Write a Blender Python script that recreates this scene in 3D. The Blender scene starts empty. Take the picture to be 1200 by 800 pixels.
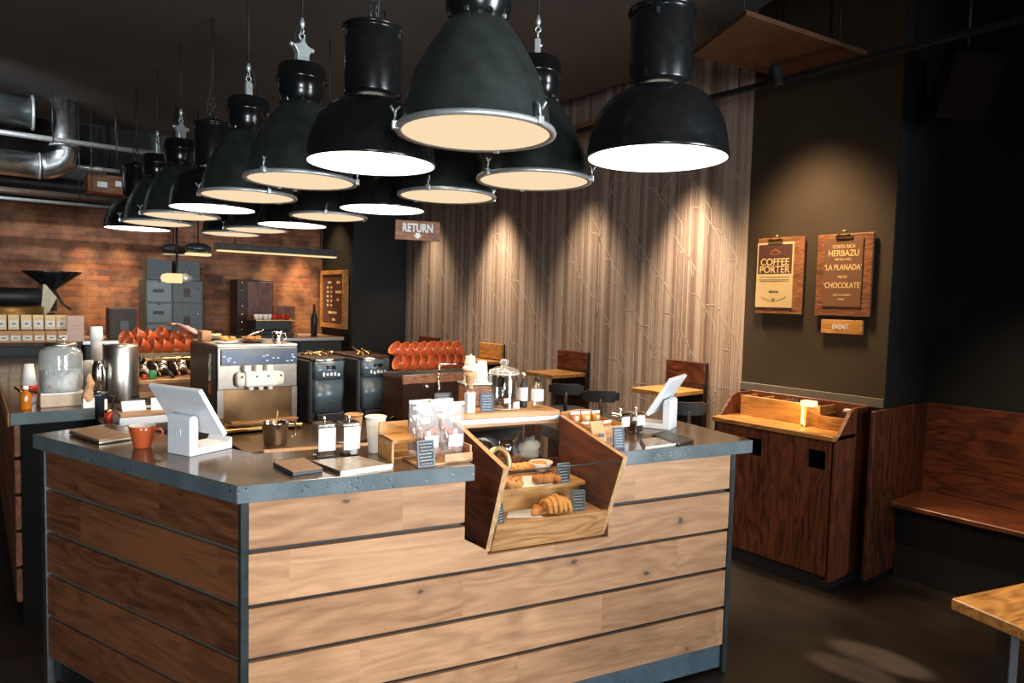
import bpy, bmesh, math, random
from mathutils import Vector, Matrix, noise
random.seed(7)
PI = math.pi
C = bpy.context.scene.collection
sc = bpy.context.scene

# ------------------------------------------------------------------ helpers
class MB:
    """Collects shapes in one bmesh; build() links them as ONE mesh object."""
    def __init__(s, M=None):
        s.bm = bmesh.new(); s.M = M or Matrix()
    def _add(s, verts, faces, smooth=False, mi=0):
        vs = [s.bm.verts.new(s.M @ Vector(v)) for v in verts]
        out = []
        for f in faces:
            try:
                fc = s.bm.faces.new([vs[i] for i in f]); fc.smooth = smooth; fc.material_index = mi; out.append(fc)
            except ValueError:
                pass
        return vs, out
    def box(s, x0, x1, y0, y1, z0, z1, bev=0.0, mi=0, seg=1):
        v = [(x0,y0,z0),(x1,y0,z0),(x1,y1,z0),(x0,y1,z0),(x0,y0,z1),(x1,y0,z1),(x1,y1,z1),(x0,y1,z1)]
        f = [(0,3,2,1),(4,5,6,7),(0,1,5,4),(1,2,6,5),(2,3,7,6),(3,0,4,7)]
        vs, fs = s._add(v, f, False, mi)
        if bev:
            es = list({e for q in fs for e in q.edges})
            bmesh.ops.bevel(s.bm, geom=es, offset=bev, segments=seg, profile=0.5, affect='EDGES')
        return s
    def cbox(s, c, d, bev=0.0, mi=0, seg=1):
        return s.box(c[0]-d[0]/2,c[0]+d[0]/2,c[1]-d[1]/2,c[1]+d[1]/2,c[2]-d[2]/2,c[2]+d[2]/2,bev,mi,seg)
    def prism(s, pts, lo, hi, axis='z', mi=0, bev=0.0, smooth=False):
        def m(a,b,h): return {'z':(a,b,h),'x':(h,a,b),'y':(a,h,b)}[axis]
        n = len(pts)
        v = [m(a,b,lo) for a,b in pts]+[m(a,b,hi) for a,b in pts]
        f = [tuple(range(n))[::-1], tuple(range(n,2*n))]+[(i,(i+1)%n,n+(i+1)%n,n+i) for i in range(n)]
        vs, fs = s._add(v, f, False, mi)
        if smooth:
            for q in fs[2:]: q.smooth = True
        bmesh.ops.recalc_face_normals(s.bm, faces=fs)
        if bev:
            es = list({e for q in fs for e in q.edges})
            bmesh.ops.bevel(s.bm, geom=es, offset=bev, segments=2, profile=0.5, affect='EDGES')
        return s
    def lathe(s, prof, c=(0,0,0), n=24, mi=0, axis='z', smooth=True, sx=1, sy=1):
        v = []; f = []
        for r, z in prof:
            for k in range(n):
                a = 2*PI*k/n; x, y = r*math.cos(a)*sx, r*math.sin(a)*sy
                p = {'z':(x,y,z),'x':(z,x,y),'y':(y,z,x)}[axis]
                v.append((p[0]+c[0],p[1]+c[1],p[2]+c[2]))
        m = len(prof)
        for i in range(m-1):
            for k in range(n):
                f.append((i*n+k, i*n+(k+1)%n, (i+1)*n+(k+1)%n, (i+1)*n+k))
        if prof[0][0] > 1e-6: f.append(tuple(range(n))[::-1])
        if prof[-1][0] > 1e-6: f.append(tuple(range((m-1)*n, m*n)))
        vs, fs = s._add(v, f, smooth, mi)
        for q in fs:
            if len(q.verts) > 4: q.smooth = False
        bmesh.ops.remove_doubles(s.bm, verts=vs, dist=1e-6)
        return s
    def shell(s, prof, c=(0,0,0), n=32, mi=0, smooth=True):
        """open lathe: no end caps"""
        v = []; f = []
        for r, z in prof:
            for k in range(n):
                a = 2*PI*k/n; v.append((r*math.cos(a)+c[0], r*math.sin(a)+c[1], z+c[2]))
        for i in range(len(prof)-1):
            for k in range(n):
                f.append((i*n+k, i*n+(k+1)%n, (i+1)*n+(k+1)%n, (i+1)*n+k))
        s._add(v, f, smooth, mi); return s
    def cyl(s, p0, p1, r, r2=None, n=12, mi=0):
        return s.tube([p0,p1], [r, r if r2 is None else r2], n, mi)
    def tube(s, pts, r, n=8, mi=0, closed=False):
        P = [Vector(p) for p in pts]; m = len(P)
        rs = r if isinstance(r,(list,tuple)) else [r]*m
        v = []; f = []
        ref = None
        for i,p in enumerate(P):
            if closed: t = P[(i+1)%m]-P[i-1]
            else: t = P[min(i+1,m-1)]-P[max(i-1,0)]
            t.normalize()
            if ref is None:
                ref = t.orthogonal().normalized()
            ref = (ref - t*ref.dot(t)).normalized(); b = t.cross(ref)
            for k in range(n):
                a = 2*PI*k/n; q = p+(ref*math.cos(a)+b*math.sin(a))*rs[i]; v.append(tuple(q))
        for i in range(m if closed else m-1):
            j = (i+1)%m
            for k in range(n): f.append((i*n+k,i*n+(k+1)%n,j*n+(k+1)%n,j*n+k))
        if not closed: f += [tuple(range(n))[::-1], tuple(range((m-1)*n,m*n))]
        vs, fs = s._add(v,f,True,mi)
        for q in fs:
            if len(q.verts) > 4: q.smooth = False
        return s
    def blob(s, c, r, n=(16,10), mi=0, amp=0.0, freq=30, seed=0):
        """ellipsoid, optionally lumpy"""
        if not isinstance(r,(tuple,list)): r = (r,r,r)
        N,Mm = n; v=[]; f=[]
        for i in range(Mm+1):
            th = PI*i/Mm
            for k in range(N):
                a = 2*PI*k/N; d = Vector((math.sin(th)*math.cos(a),math.sin(th)*math.sin(a),math.cos(th)))
                g = 1.0
                if amp: g += amp*noise.noise(Vector((d.x*freq*.1+seed,d.y*freq*.1-seed,d.z*freq*.1)))
                v.append((c[0]+d.x*r[0]*g,c[1]+d.y*r[1]*g,c[2]+d.z*r[2]*g))
        for i in range(Mm):
            for k in range(N): f.append((i*N+k,(i+1)*N+k,(i+1)*N+(k+1)%N,i*N+(k+1)%N))
        vs,fs = s._add(v,f,True,mi)
        bmesh.ops.remove_doubles(s.bm, verts=vs, dist=1e-6)
        return s
    def quad(s, pts, mi=0): s._add(pts,[tuple(range(len(pts)))],False,mi); return s
    def torus(s, c, R, r, axis='z', n=24, k=8, mi=0):
        pts = []
        for i in range(n):
            a = 2*PI*i/n; x,y = R*math.cos(a),R*math.sin(a)
            p = {'z':(x,y,0),'x':(0,x,y),'y':(x,0,y)}[axis]; pts.append((c[0]+p[0],c[1]+p[1],c[2]+p[2]))
        return s.tube(pts, r, k, mi, closed=True)
    def build(s, name, mats, parent=None, loc=None, rotz=0.0):
        me = bpy.data.meshes.new(name); s.bm.normal_update(); s.bm.to_mesh(me); s.bm.free()
        for m in (mats if isinstance(mats,(list,tuple)) else [mats]): me.materials.append(m)
        o = bpy.data.objects.new(name, me); C.objects.link(o)
        if parent: o.parent = parent
        if loc: o.location = loc
        if rotz: o.rotation_euler = (0,0,rotz)
        return o

def tag(o, label, cat, group=None, kind=None):
    o['label'] = label; o['category'] = cat
    if group: o['group'] = group
    if kind: o['kind'] = kind
    return o
def thing(name, label, cat, loc=(0,0,0), rotz=0.0, group=None):
    o = bpy.data.objects.new(name, None); C.objects.link(o); o.empty_display_size = .05
    o.location = loc; o.rotation_euler = (0,0,rotz)
    return tag(o, label, cat, group)
def struct(o): o['kind'] = 'structure'; return o
def copy_thing(root, loc, rot=(0,0,0), label=None, group=None, scale=None):
    r = root.copy(); C.objects.link(r); r.location = loc; r.rotation_euler = rot
    if scale: r.scale = scale
    if label: r['label'] = label
    if group: r['group'] = group
    for ch in list(root.children):
        c = ch.copy(); C.objects.link(c); c.parent = r
        for g in ch.children:
            d = g.copy(); C.objects.link(d); d.parent = c
    return r
def text(name, body, size, pos, xd, up, mat, parent=None, sx=1.0, ext=0.0008, align='CENTER', bold=.014):
    cu = bpy.data.curves.new(name,'FONT'); cu.body = body; cu.size = size; cu.extrude = ext
    cu.align_x = align; cu.align_y = 'CENTER'; cu.offset = size*bold
    cu.materials.append(mat)
    o = bpy.data.objects.new(name, cu); C.objects.link(o)
    x = Vector(xd).normalized(); u = Vector(up).normalized(); n = x.cross(u)
    M = Matrix((x*sx,u,n)).transposed().to_4x4(); M.translation = Vector(pos)
    if parent: o.parent = parent
    o.matrix_local = M
    bpy.context.view_layer.update()
    me = bpy.data.meshes.new_from_object(o.evaluated_get(bpy.context.evaluated_depsgraph_get()))
    bpy.data.objects.remove(o); bpy.data.curves.remove(cu)
    me.materials.clear(); me.materials.append(mat)
    o = bpy.data.objects.new(name, me); C.objects.link(o)
    if parent: o.parent = parent
    o.matrix_local = M
    return o
ORD = ['first','second','third','fourth','fifth','sixth','seventh','eighth','ninth','tenth','eleventh','twelfth']

# ------------------------------------------------------------------ camera (24 mm lens) and measured frames
A = 0.2208                                  # the counter front turns this much from the room's X axis
CAM = Vector((-0.6236,-2.0440,1.56)); YAW, PITCH, ROLL, F = .6728, -.0608, .0256, 800.0
fw = Vector((math.sin(YAW)*math.cos(PITCH), math.cos(YAW)*math.cos(PITCH), math.sin(PITCH)))
r0 = Vector((math.cos(YAW),-math.sin(YAW),0)); u0 = r0.cross(fw)
rt = r0*math.cos(ROLL)+u0*math.sin(ROLL); up = u0*math.cos(ROLL)-r0*math.sin(ROLL)
cd = bpy.data.cameras.new('camera'); cam = bpy.data.objects.new('camera', cd); C.objects.link(cam)
Mc = Matrix((rt,up,-fw)).transposed().to_4x4(); Mc.translation = CAM; cam.matrix_world = Mc
cd.sensor_width = 36; cd.lens = 24; cd.clip_start = .05
sc.camera = cam
EU = Vector((math.cos(A),-math.sin(A),0)); EV = Vector((math.sin(A),math.cos(A),0))
def cw(u,v,z=0.0):                           # counter frame -> room frame
    p = EU*u+EV*v; return Vector((p.x,p.y,z))
def ray(px,py): return fw+rt*((px-600)/F)-up*((py-400)/F)
def atz(px,py,z):                            # where a sight line of the photograph meets a level
    d = ray(px,py); return CAM+d*((z-CAM.z)/d.z)
def aty(px,py,y): d = ray(px,py); return CAM+d*((y-CAM.y)/d.y)
def atx(px,py,x): d = ray(px,py); return CAM+d*((x-CAM.x)/d.x)

# ------------------------------------------------------------------ materials
MAT = {}
class NT:
    def __init__(s, name):
        m = bpy.data.materials.new(name); m.use_nodes = True; s.m = m; s.t = m.node_tree; s.n = s.t.nodes; s.n.clear()
        s.out = s.n.new('ShaderNodeOutputMaterial')
    def __call__(s, typ, ins=None, **kw):
        nd = s.n.new('ShaderNode'+typ)
        for k,v in kw.items(): setattr(nd,k,v)
        for k,v in (ins or {}).items():
            i = nd.inputs[k]
            if hasattr(v,'is_output') or isinstance(v, bpy.types.NodeSocket): s.t.links.new(v,i)
            else:
                if i.type == 'RGBA' and len(v) == 3: v = (*v,1)
                i.default_value = v
        return nd
    def math(s, op, a, b=0.0): return s('Math',{0:a,1:b},operation=op).outputs[0]
    def ramp(s, fac, stops, interp='LINEAR'):
        nd = s.n.new('ShaderNodeValToRGB'); s.t.links.new(fac, nd.inputs[0]); cr = nd.color_ramp; cr.interpolation = interp
        while len(cr.elements) > len(stops): cr.elements.remove(cr.elements[-1])
        while len(cr.elements) < len(stops): cr.elements.new(1)
        for e,(p,c) in zip(cr.elements, stops): e.position = p; e.color = (*c,1) if len(c)==3 else c
        return nd.outputs[0]
    def mix(s, f, a, b, bt='MIX'):
        nd = s.n.new('ShaderNodeMix'); nd.data_type = 'RGBA'; nd.blend_type = bt
        for i,v in ((0,f),(6,a),(7,b)):
            if isinstance(v, bpy.types.NodeSocket): s.t.links.new(v, nd.inputs[i])
            else: nd.inputs[i].default_value = v if i == 0 else ((*v,1) if len(v)==3 else v)
        return nd.outputs[2]
    def bsdf(s, col, rough=.5, metal=0., bump=None, bstr=.2, bdist=.002, spec=.5, **kw):
        ins = {'Base Color':col,'Roughness':rough,'Metallic':metal,'Specular IOR Level':spec}
        ins.update(kw)
        b = s('BsdfPrincipled', ins)
        if bump is not None:
            bp = s('Bump', {'Height':bump,'Strength':bstr,'Distance':bdist}); s.t.links.new(bp.outputs[0], b.inputs['Normal'])
        s.t.links.new(b.outputs[0], s.out.inputs[0]); return b
def plain(name, col, rough=.5, metal=0., var=.12, scale=25, spec=.5, bump=0.0):
    if name in MAT: return MAT[name]
    t = NT(name); tc = t('TexCoord').outputs['Object']
    n = t('TexNoise',{'Vector':tc,'Scale':scale,'Detail':3}).outputs[0]
    c = t.ramp(n,[(.25,tuple(x*(1-var) for x in col)),(.75,tuple(min(1,x*(1+var)) for x in col))])
    r = t.math('ADD', t.math('MULTIPLY', n, .12), rough-.06)
    t.bsdf(c, r, metal, n if bump else None, bump, .003, spec)
    MAT[name] = t.m; return t.m
def wood(name, dark, light, axis=0, rough=.5, pitch=None, scale=1.0, knots=.5, spec=.4, blotch=.35, ring=.09, span=(.34,.72)):
    if name in MAT: return MAT[name]
    t = NT(name); tc = t('TexCoord').outputs['Object']; oi = t('ObjectInfo').outputs['Random']
    sep = t('SeparateXYZ',{0:tc})
    off = t.math('MULTIPLY', oi, 37.0)
    vr = oi
    if pitch:                                   # each board of the cladding has its own grain
        pz, z0, pl = pitch
        k = t.math('FLOOR', t.math('DIVIDE', t.math('SUBTRACT', sep.outputs[2], z0), pz))
        j = t.math('FLOOR', t.math('ADD', t.math('DIVIDE', sep.outputs[axis], pl), t.math('MULTIPLY', t.math('FRACT', t.math('MULTIPLY', k, .618)), 1.0)))
        kk = t.math('ADD', t.math('MULTIPLY', k, 7.31), t.math('MULTIPLY', j, 3.17))
        vr = t.math('FRACT', t.math('MULTIPLY', t.math('ADD', kk, 50.3), .7548))
        off = t.math('MULTIPLY', vr, 41.0)
    v = t('VectorMath',{0:tc,1:t('CombineXYZ',{0:off,1:off,2:off}).outputs[0]},operation='ADD').outputs[0]
    sc3 = [7.0*scale]*3; sc3[axis] = 1.5*scale
    vm = t('VectorMath',{0:v,1:tuple(sc3)},operation='MULTIPLY').outputs[0]
    warp = t('TexNoise',{'Vector':vm,'Scale':.8,'Detail':2,'Distortion':.4}).outputs[0]
    rings = t('Math',{0:t.math('MULTIPLY', warp, 52.0)},operation='SINE').outputs[0]
    sc4 = [90.0*scale]*3; sc4[axis] = 11.0*scale
    fine = t('TexNoise',{'Vector':t('VectorMath',{0:v,1:tuple(sc4)},operation='MULTIPLY').outputs[0],'Scale':1,'Detail':4}).outputs[0]
    big = t('TexNoise',{'Vector':vm,'Scale':.45,'Detail':3}).outputs[0]
    sc5 = [26.0*scale]*3; sc5[axis] = 2.2*scale
    mid = t('TexNoise',{'Vector':t('VectorMath',{0:v,1:tuple(sc5)},operation='MULTIPLY').outputs[0],'Scale':1,'Detail':3,'Distortion':1.2}).outputs[0]
    fine = t.math('ADD', t.math('MULTIPLY', fine, .5), t.math('MULTIPLY', mid, .5))
    f = t.math('ADD', t.math('MULTIPLY', rings, ring), t.math('ADD', t.math('MULTIPLY', fine, .72), t.math('MULTIPLY', big, blotch)))
    f = t.math('ADD', f, t.math('MULTIPLY', t.math('SUBTRACT', vr, .5), .16))
    col = t.ramp(f,[(span[0],dark),(span[1],light)])
    if knots:
        sk = [3.2*scale]*3; sk[axis] = 2.0*scale
        vo = t('TexVoronoi',{'Vector':t('VectorMath',{0:t('VectorMath',{0:v,1:t('VectorMath',{0:t('TexNoise',{'Vector':tc,'Scale':25}).outputs[1],1:(.03,.03,.03)},operation='MULTIPLY').outputs[0]},operation='ADD').outputs[0],1:tuple(sk)},operation='MULTIPLY').outputs[0],'Scale':2.5,'Randomness':1}).outputs[0]
        km = t.ramp(vo,[(.0,(1,1,1)),(.06,(.9,.9,.9)),(.09,(.3,.3,.3)),(.26,(0,0,0))])
        col = t.mix(t.math('MULTIPLY', km, knots), col, tuple(x*.25 for x in dark))
    rr = t.math('ADD', t.math('MULTIPLY', fine, .25), rough-.12)
    t.bsdf(col, rr, 0, fine, .12, .002, spec)
    MAT[name] = t.m; return t.m
def emit(name, col, strength):
    t = NT(name); e = t('Emission',{'Color':col,'Strength':strength}); t.t.links.new(e.outputs[0], t.out.inputs[0]); MAT[name] = t.m; return t.m
def glass(name, tint=(.95,.97,.96), gl=.5, milk=0.0, milkcol=(.9,.9,.88)):
    """thin clear glass: mostly see-through, mirror-like at grazing angles, optionally a little milky"""
    t = NT(name); lw = t('LayerWeight',{'Blend':.25}).outputs['Facing']
    tr = t('BsdfTransparent',{'Color':tint}).outputs[0]; gs = t('BsdfGlossy',{'Color':(1,1,1),'Roughness':.05}).outputs[0]
    fac = t.math('ADD', t.math('MULTIPLY', lw, gl), .05)
    mx = t('MixShader',{0:fac,1:tr,2:gs}).outputs[0]
    if milk:
        n = t('TexNoise',{'Vector':t('TexCoord').outputs['Object'],'Scale':14,'Detail':4}).outputs[0]
        df = t('BsdfPrincipled',{'Base Color':milkcol,'Roughness':.3}).outputs[0]
        mx = t('MixShader',{0:t.math('MULTIPLY', t.math('ADD', n, .5), milk),1:mx,2:df}).outputs[0]
    t.t.links.new(mx, t.out.inputs[0]); MAT[name] = t.m; return t.m

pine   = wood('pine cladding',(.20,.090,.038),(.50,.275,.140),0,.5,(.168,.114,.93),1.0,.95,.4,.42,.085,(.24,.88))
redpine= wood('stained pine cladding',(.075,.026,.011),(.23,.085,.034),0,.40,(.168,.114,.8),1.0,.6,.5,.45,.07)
oakred = wood('red stained oak',(.042,.012,.006),(.20,.056,.022),1,.38,None,1.4,0,.5)
oakredz= wood('red stained oak upright',(.042,.012,.006),(.20,.056,.022),2,.42,None,1.4,0,.5)
ochre  = wood('golden varnished board',(.26,.11,.03),(.62,.31,.09),1,.3,None,1.6,.3,.5)
ochrex = wood('golden varnished board lengthwise',(.26,.11,.03),(.62,.31,.09),0,.3,None,1.6,.3,.5)
beech  = wood('light oiled wood',(.24,.105,.035),(.52,.285,.12),0,.45,None,1.6,0,.5)
casew  = wood('dark case wood',(.032,.010,.0055),(.15,.044,.019),1,.45,None,1.5,.2,.4)
ledge  = wood('edge wood',(.30,.155,.065),(.55,.34,.17),2,.5,None,2.0,0,.4)
signw  = wood('sign board wood',(.08,.03,.014),(.34,.14,.06),1,.5,None,3.0,.2,.4)
signx  = wood('sign board wood lengthwise',(.10,.035,.016),(.36,.15,.065),0,.5,None,3.0,.2,.4)
ply    = wood('plywood ceiling board',(.085,.038,.02),(.14,.066,.034),0,.6,None,1.2,0,.3)
darkw  = wood('dark brown wood',(.012,.006,.004),(.05,.02,.011),2,.5,None,1.5,0,.4)
black  = plain('black enamel',(.006,.0065,.007),.22,0,.25,30)
blackm = plain('black matt steel',(.012,.012,.013),.5,.0,.3,40)
gunm   = plain('dark grey enamel',(.022,.027,.028),.3,0,.3,18)
bell   = plain('worn black enamel',(.018,.0225,.0215),.3,0,.35,14)
steel  = plain('brushed steel',(.50,.47,.43),.34,1.,.08,60)
chrome = plain('chrome',(.75,.75,.74),.14,1.,.05,30)
galv   = plain('galvanised steel',(.58,.62,.63),.34,1.,.2,30)
zinc   = plain('pale zinc',(.55,.60,.60),.4,.7,.15,40)
white  = plain('white plastic',(.74,.77,.80),.35,0,.03,10)
paper  = plain('white paper',(.80,.79,.76),.8,0,.05,40)
cream  = plain('cream paper',(.78,.60,.36),.8,0,.08,40)
pinkp  = plain('pink paper',(.62,.44,.39),.8,0,.06,30)
kraft  = plain('kraft paper',(.52,.30,.15),.8,0,.15,30)
terra  = plain('terracotta glaze',(.40,.075,.024),.18,0,.12,20)
china  = plain('white glaze',(.78,.75,.70),.15,0,.03,20)
slate  = plain('chalkboard slate',(.012,.016,.02),.6,0,.3,60)
slateb = plain('blue grey card',(.05,.08,.12),.6,0,.3,60)
chalkd = plain('smudged chalk',(.42,.45,.47),.9,0,.3,200)
chalk  = plain('chalk white',(.72,.74,.76),.9,0,.1,90)
greyf  = plain('grey frame',(.075,.088,.093),.5,0,.2,50)
copper = plain('copper brown enamel',(.055,.022,.014),.3,.3,.3,20)
blueg  = plain('blue grey enamel',(.075,.115,.145),.28,.2,.15,14)
navy   = plain('navy panel',(.014,.026,.085),.35,0,.2,40)
crust  = plain('baked crust',(.62,.28,.07),.5,0,.45,60,.4,.4)
crustd = plain('dark baked crust',(.46,.17,.035),.5,0,.5,70,.4,.4)
bean   = plain('coffee beans',(.06,.024,.012),.4,0,.7,120,.5,.8)
nuts   = plain('caramel nuts',(.40,.15,.075),.55,0,.75,55,.4,.6)
amber  = plain('amber glass',(.50,.14,.01),.12,0,.3,15)
redc   = plain('red lacquer',(.45,.035,.02),.2,0,.2,20)
green  = plain('green paint',(.05,.25,.09),.4,0,.2,20)
brass  = plain('brass',(.62,.42,.17),.25,1.,.1,30)
matt = plain('matt black board',(.005,.005,.005),.85,0,.2,30,.15)
rubber = plain('black rubber',(.012,.012,.013),.6,0,.2,40)
fileg  = plain('grey green cabinet paint',(.042,.052,.053),.45,.2,.3,12)
coffee = plain('dark brown print',(.085,.03,.022),.7,0,.1,30)
gold   = plain('pale gold print',(.72,.52,.24),.6,0,.05,30)
clear  = glass('clear glass')
film   = glass('clear film',(.93,.93,.93),.22,.16)
frost  = glass('steamed glass',(.88,.9,.88),.7,.25,(.72,.73,.7))
lensm  = emit('warm lamp glass',(1,.755,.475),.97)
openm  = emit('white lamp opening',(1,.90,.74),5.0)
tubem  = emit('lamp tube glow',(1,.72,.36),1.2)
receipt= emit('lit desk lamp',(1,.62,.25),3.0)

def make_concrete():
    t = NT('polished concrete'); tc = t('TexCoord').outputs['Object']
    n = t('TexNoise',{'Vector':tc,'Scale':9,'Detail':5}).outputs[0]
    v1 = t('TexVoronoi',{'Vector':tc,'Scale':46}).outputs[0]; v2 = t('TexVoronoi',{'Vector':tc,'Scale':38}).outputs[0]
    n2 = t('TexNoise',{'Vector':tc,'Scale':16,'Detail':2}).outputs[0]
    gate = t.ramp(n2,[(.50,(0,0,0)),(.60,(1,1,1))])
    p1 = t.math('MULTIPLY', t.ramp(v1,[(.16,(1,1,1)),(.26,(0,0,0))]), gate)
    p2 = t.ramp(v2,[(.06,(1,1,1)),(.12,(0,0,0))])
    pit = t.math('MAXIMUM', p1, p2)
    col = t.ramp(n,[(.3,(.080,.102,.110)),(.7,(.125,.155,.166))])
    col = t.mix(t.math('MULTIPLY', pit, .9), col, (.012,.012,.012))
    t.bsdf(col, t.math('ADD', t.math('MULTIPLY', n, .16), t.math('ADD', .08, t.math('MULTIPLY', pit, .3))), 0, t.math('SUBTRACT', 1.0, pit), .25, .002, .6)
    return t.m
concrete = make_concrete()
def make_top():  # warm lamplight and brown reflections painted into the grey slab's top colour
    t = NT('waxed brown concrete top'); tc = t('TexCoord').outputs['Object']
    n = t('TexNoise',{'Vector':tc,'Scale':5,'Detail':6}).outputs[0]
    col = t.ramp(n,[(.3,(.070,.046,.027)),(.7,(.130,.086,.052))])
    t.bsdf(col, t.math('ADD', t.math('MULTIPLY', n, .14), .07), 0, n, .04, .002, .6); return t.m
lamp_tinted = make_top()
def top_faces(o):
    o.data.materials.append(lamp_tinted)
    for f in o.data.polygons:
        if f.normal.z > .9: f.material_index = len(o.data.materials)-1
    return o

def make_brick():
    t = NT('old red brick'); tc = t('TexCoord').outputs['Object']
    s = t('SeparateXYZ',{0:tc}); v = t('CombineXYZ',{0:s.outputs[0],1:s.outputs[2],2:0.0}).outputs[0]
    v = t('VectorMath',{0:v,1:t('VectorMath',{0:t('TexNoise',{'Vector':tc,'Scale':14}).outputs[1],1:(.012,.012,0)},operation='MULTIPLY').outputs[0]},operation='ADD').outputs[0]
    b = t('TexBrick',{'Vector':v,'Color1':(.21,.07,.032),'Color2':(.05,.024,.016),'Mortar':(.085,.052,.036),'Scale':1.0,'Mortar Size':.005,'Brick Width':.20,'Row Height':.055,'Bias':-.2})
    n = t('TexNoise',{'Vector':tc,'Scale':6,'Detail':6}).outputs[0]; n3 = t('TexNoise',{'Vector':tc,'Scale':60,'Detail':3}).outputs[0]
    col = t.mix(t.ramp(n,[(.42,(0,0,0)),(.62,(1,1,1))]), b.outputs[0], t.mix(.55, b.outputs[0], (.34,.16,.075)))
    col = t.mix(t.ramp(n3,[(.55,(0,0,0)),(.75,(.6,.6,.6))]), col, (.06,.03,.022))
    h = t.math('ADD', t.math('MULTIPLY', b.outputs[1], -1.0), t.math('MULTIPLY', n3, .5))
    t.bsdf(col, .75, 0, h, .8, .008, .3); return t.m
brick = make_brick()

def make_paper_wall():
    t = NT('striped tree trunk wallpaper'); tc = t('TexCoord').outputs['Object']
    a = t('TexNoise',{'Vector':t('VectorMath',{0:tc,1:(0,17,.12)},operation='MULTIPLY').outputs[0],'Scale':1,'Detail':1}).outputs[0]
    b = t('TexNoise',{'Vector':t('VectorMath',{0:tc,1:(0,125,.4)},operation='MULTIPLY').outputs[0],'Scale':1,'Detail':2}).outputs[0]
    d = t('TexNoise',{'Vector':t('VectorMath',{0:tc,1:(0,140,14)},operation='MULTIPLY').outputs[0],'Scale':1,'Detail':2}).outputs[0]
    f = t.math('ADD', t.math('MULTIPLY', a, .55), t.math('ADD', t.math('MULTIPLY', b, .38), t.math('MULTIPLY', d, .16)))
    col = t.ramp(f,[(.40,(.17,.115,.09)),(.52,(.29,.205,.16)),(.63,(.47,.37,.30))])
    t.bsdf(col, .7, 0, None, spec=.25); return t.m
wallpaper = make_paper_wall()
twig = plain('pale twig print',(.52,.42,.34),.7,0,.1,30,.2)

def make_plaster(name, c0, c1, sc0=3, rough=.75):
    t = NT(name); tc = t('TexCoord').outputs['Object']
    n = t('TexNoise',{'Vector':tc,'Scale':sc0,'Detail':5}).outputs[0]
    t.bsdf(t.ramp(n,[(.3,c0),(.7,c1)]), rough, 0, n, .15, .004, .25); return t.m
plaster = make_plaster('dark brown plaster',(.050,.035,.022),(.062,.044,.028))
plasterd= make_plaster('charcoal plaster',(.014,.0145,.0145),(.020,.021,.021))
ceilm   = make_plaster('dark ceiling paint',(.075,.066,.060),(.095,.085,.078),2,.9)
def make_floor():
    t = NT('dark worn floor'); tc = t('TexCoord').outputs['Object']
    n = t('TexNoise',{'Vector':tc,'Scale':2.2,'Detail':6}).outputs[0]
    n2 = t('TexNoise',{'Vector':t('VectorMath',{0:tc,1:(30,2,1)},operation='MULTIPLY').outputs[0],'Scale':1,'Detail':4}).outputs[0]
    col = t.ramp(t.math('ADD', t.math('MULTIPLY', n, .7), t.math('MULTIPLY', n2, .3)),[(.3,(.008,.006,.005)),(.7,(.032,.021,.015))])
    t.bsdf(col, t.math('ADD', .28, t.math('MULTIPLY', n, .3)), 0, n2, .1, .002, .5); return t.m
floorm = make_floor()

# ------------------------------------------------------------------ the setting
XW, YB, ZC = 3.42, 5.90, 3.15
struct(MB().box(-3.2,4.3,-5.4,6.1,-.06,0).build('floor', floorm))
struct(MB().prism([(-3.2,-5.4),(1.55,-5.4),(1.55,-2.6),(2.68,0),(3.0,.73),(3.13,.95),(3.13,5.9),(-3.2,5.9)], ZC, ZC+.06).build('ceiling', ceilm))
struct(MB().box(-3.3,4.4,-5.5,6.1,3.5,3.56).build('ceiling_upper', ceilm))
struct(MB().box(-3.3,2.80,YB,YB+.1,0,3.5).build('wall_back', brick))
struct(MB().box(-3.2,2.74,YB-.12,YB,2.36,3.15).build('wall_back_bulkhead', plasterd))
struct(MB().box(2.74,3.6,5.06,YB+.1,0,3.5).build('wall_pier', plasterd))
struct(MB().box(XW,XW+.12,-.36,.555,0,3.5).build('wall_right', plaster))
def papered():
    w = MB().box(XW,XW+.12,.555,5.06,0,3.5)
    rnd = random.Random(11)
    def strip(pts, wd):
        for (y0,z0),(y1,z1) in zip(pts, pts[1:]):
            d = Vector((y1-y0,z1-z0)).normalized(); n = Vector((-d.y,d.x))*wd/2
            x = XW-.0012
            w.quad([(x,y0-n.x,z0-n.y),(x,y0+n.x,z0+n.y),(x,y1+n.x,z1+n.y),(x,y1-n.x,z1-n.y)], 1)
    y = .62; k = 0
    while y < 5.0:
        z = .2+(k%3)*.19+rnd.uniform(-.03,.03)
        strip([(y,.02),(y+rnd.uniform(-.006,.006),1.6),(y,3.0)], rnd.choice((.004,.006,.009)))
        while z < 2.95:
            s = rnd.choice((1,1,1,-1)); q = rnd.uniform(.8,1.25)
            pts = [(y+.10*q*s,z+.03),(y+.03*s,z+.025*q),(y-.15*q*s,z-.21*q),(y-.16*q*s,z-.31*q)]
            strip([p for p in pts if .57 < p[0] < 5.05], .0062)
            if rnd.random() < .6:
                strip([(min(5.04,max(.58,y-.05*s)),z-.08*q),(min(5.04,max(.58,y-.045*s)),z-.19*q)], .004)
            z += rnd.uniform(.50,.62)
        y += rnd.uniform(.10,.17); k += 1
    return struct(w.build('wall_right_papered', [wallpaper, twig]))
papered()
struct(MB().box(XW+.001,4.0,-.364,-.30,0,3.5).build('wall_niche_side', plasterd))
struct(MB().box(4.0,4.1,-5.4,-.30,0,3.5).build('wall_niche', plasterd))
struct(MB().box(-3.3,-3.2,-5.4,6.0,0,3.5).build('wall_left', plasterd))
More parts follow.
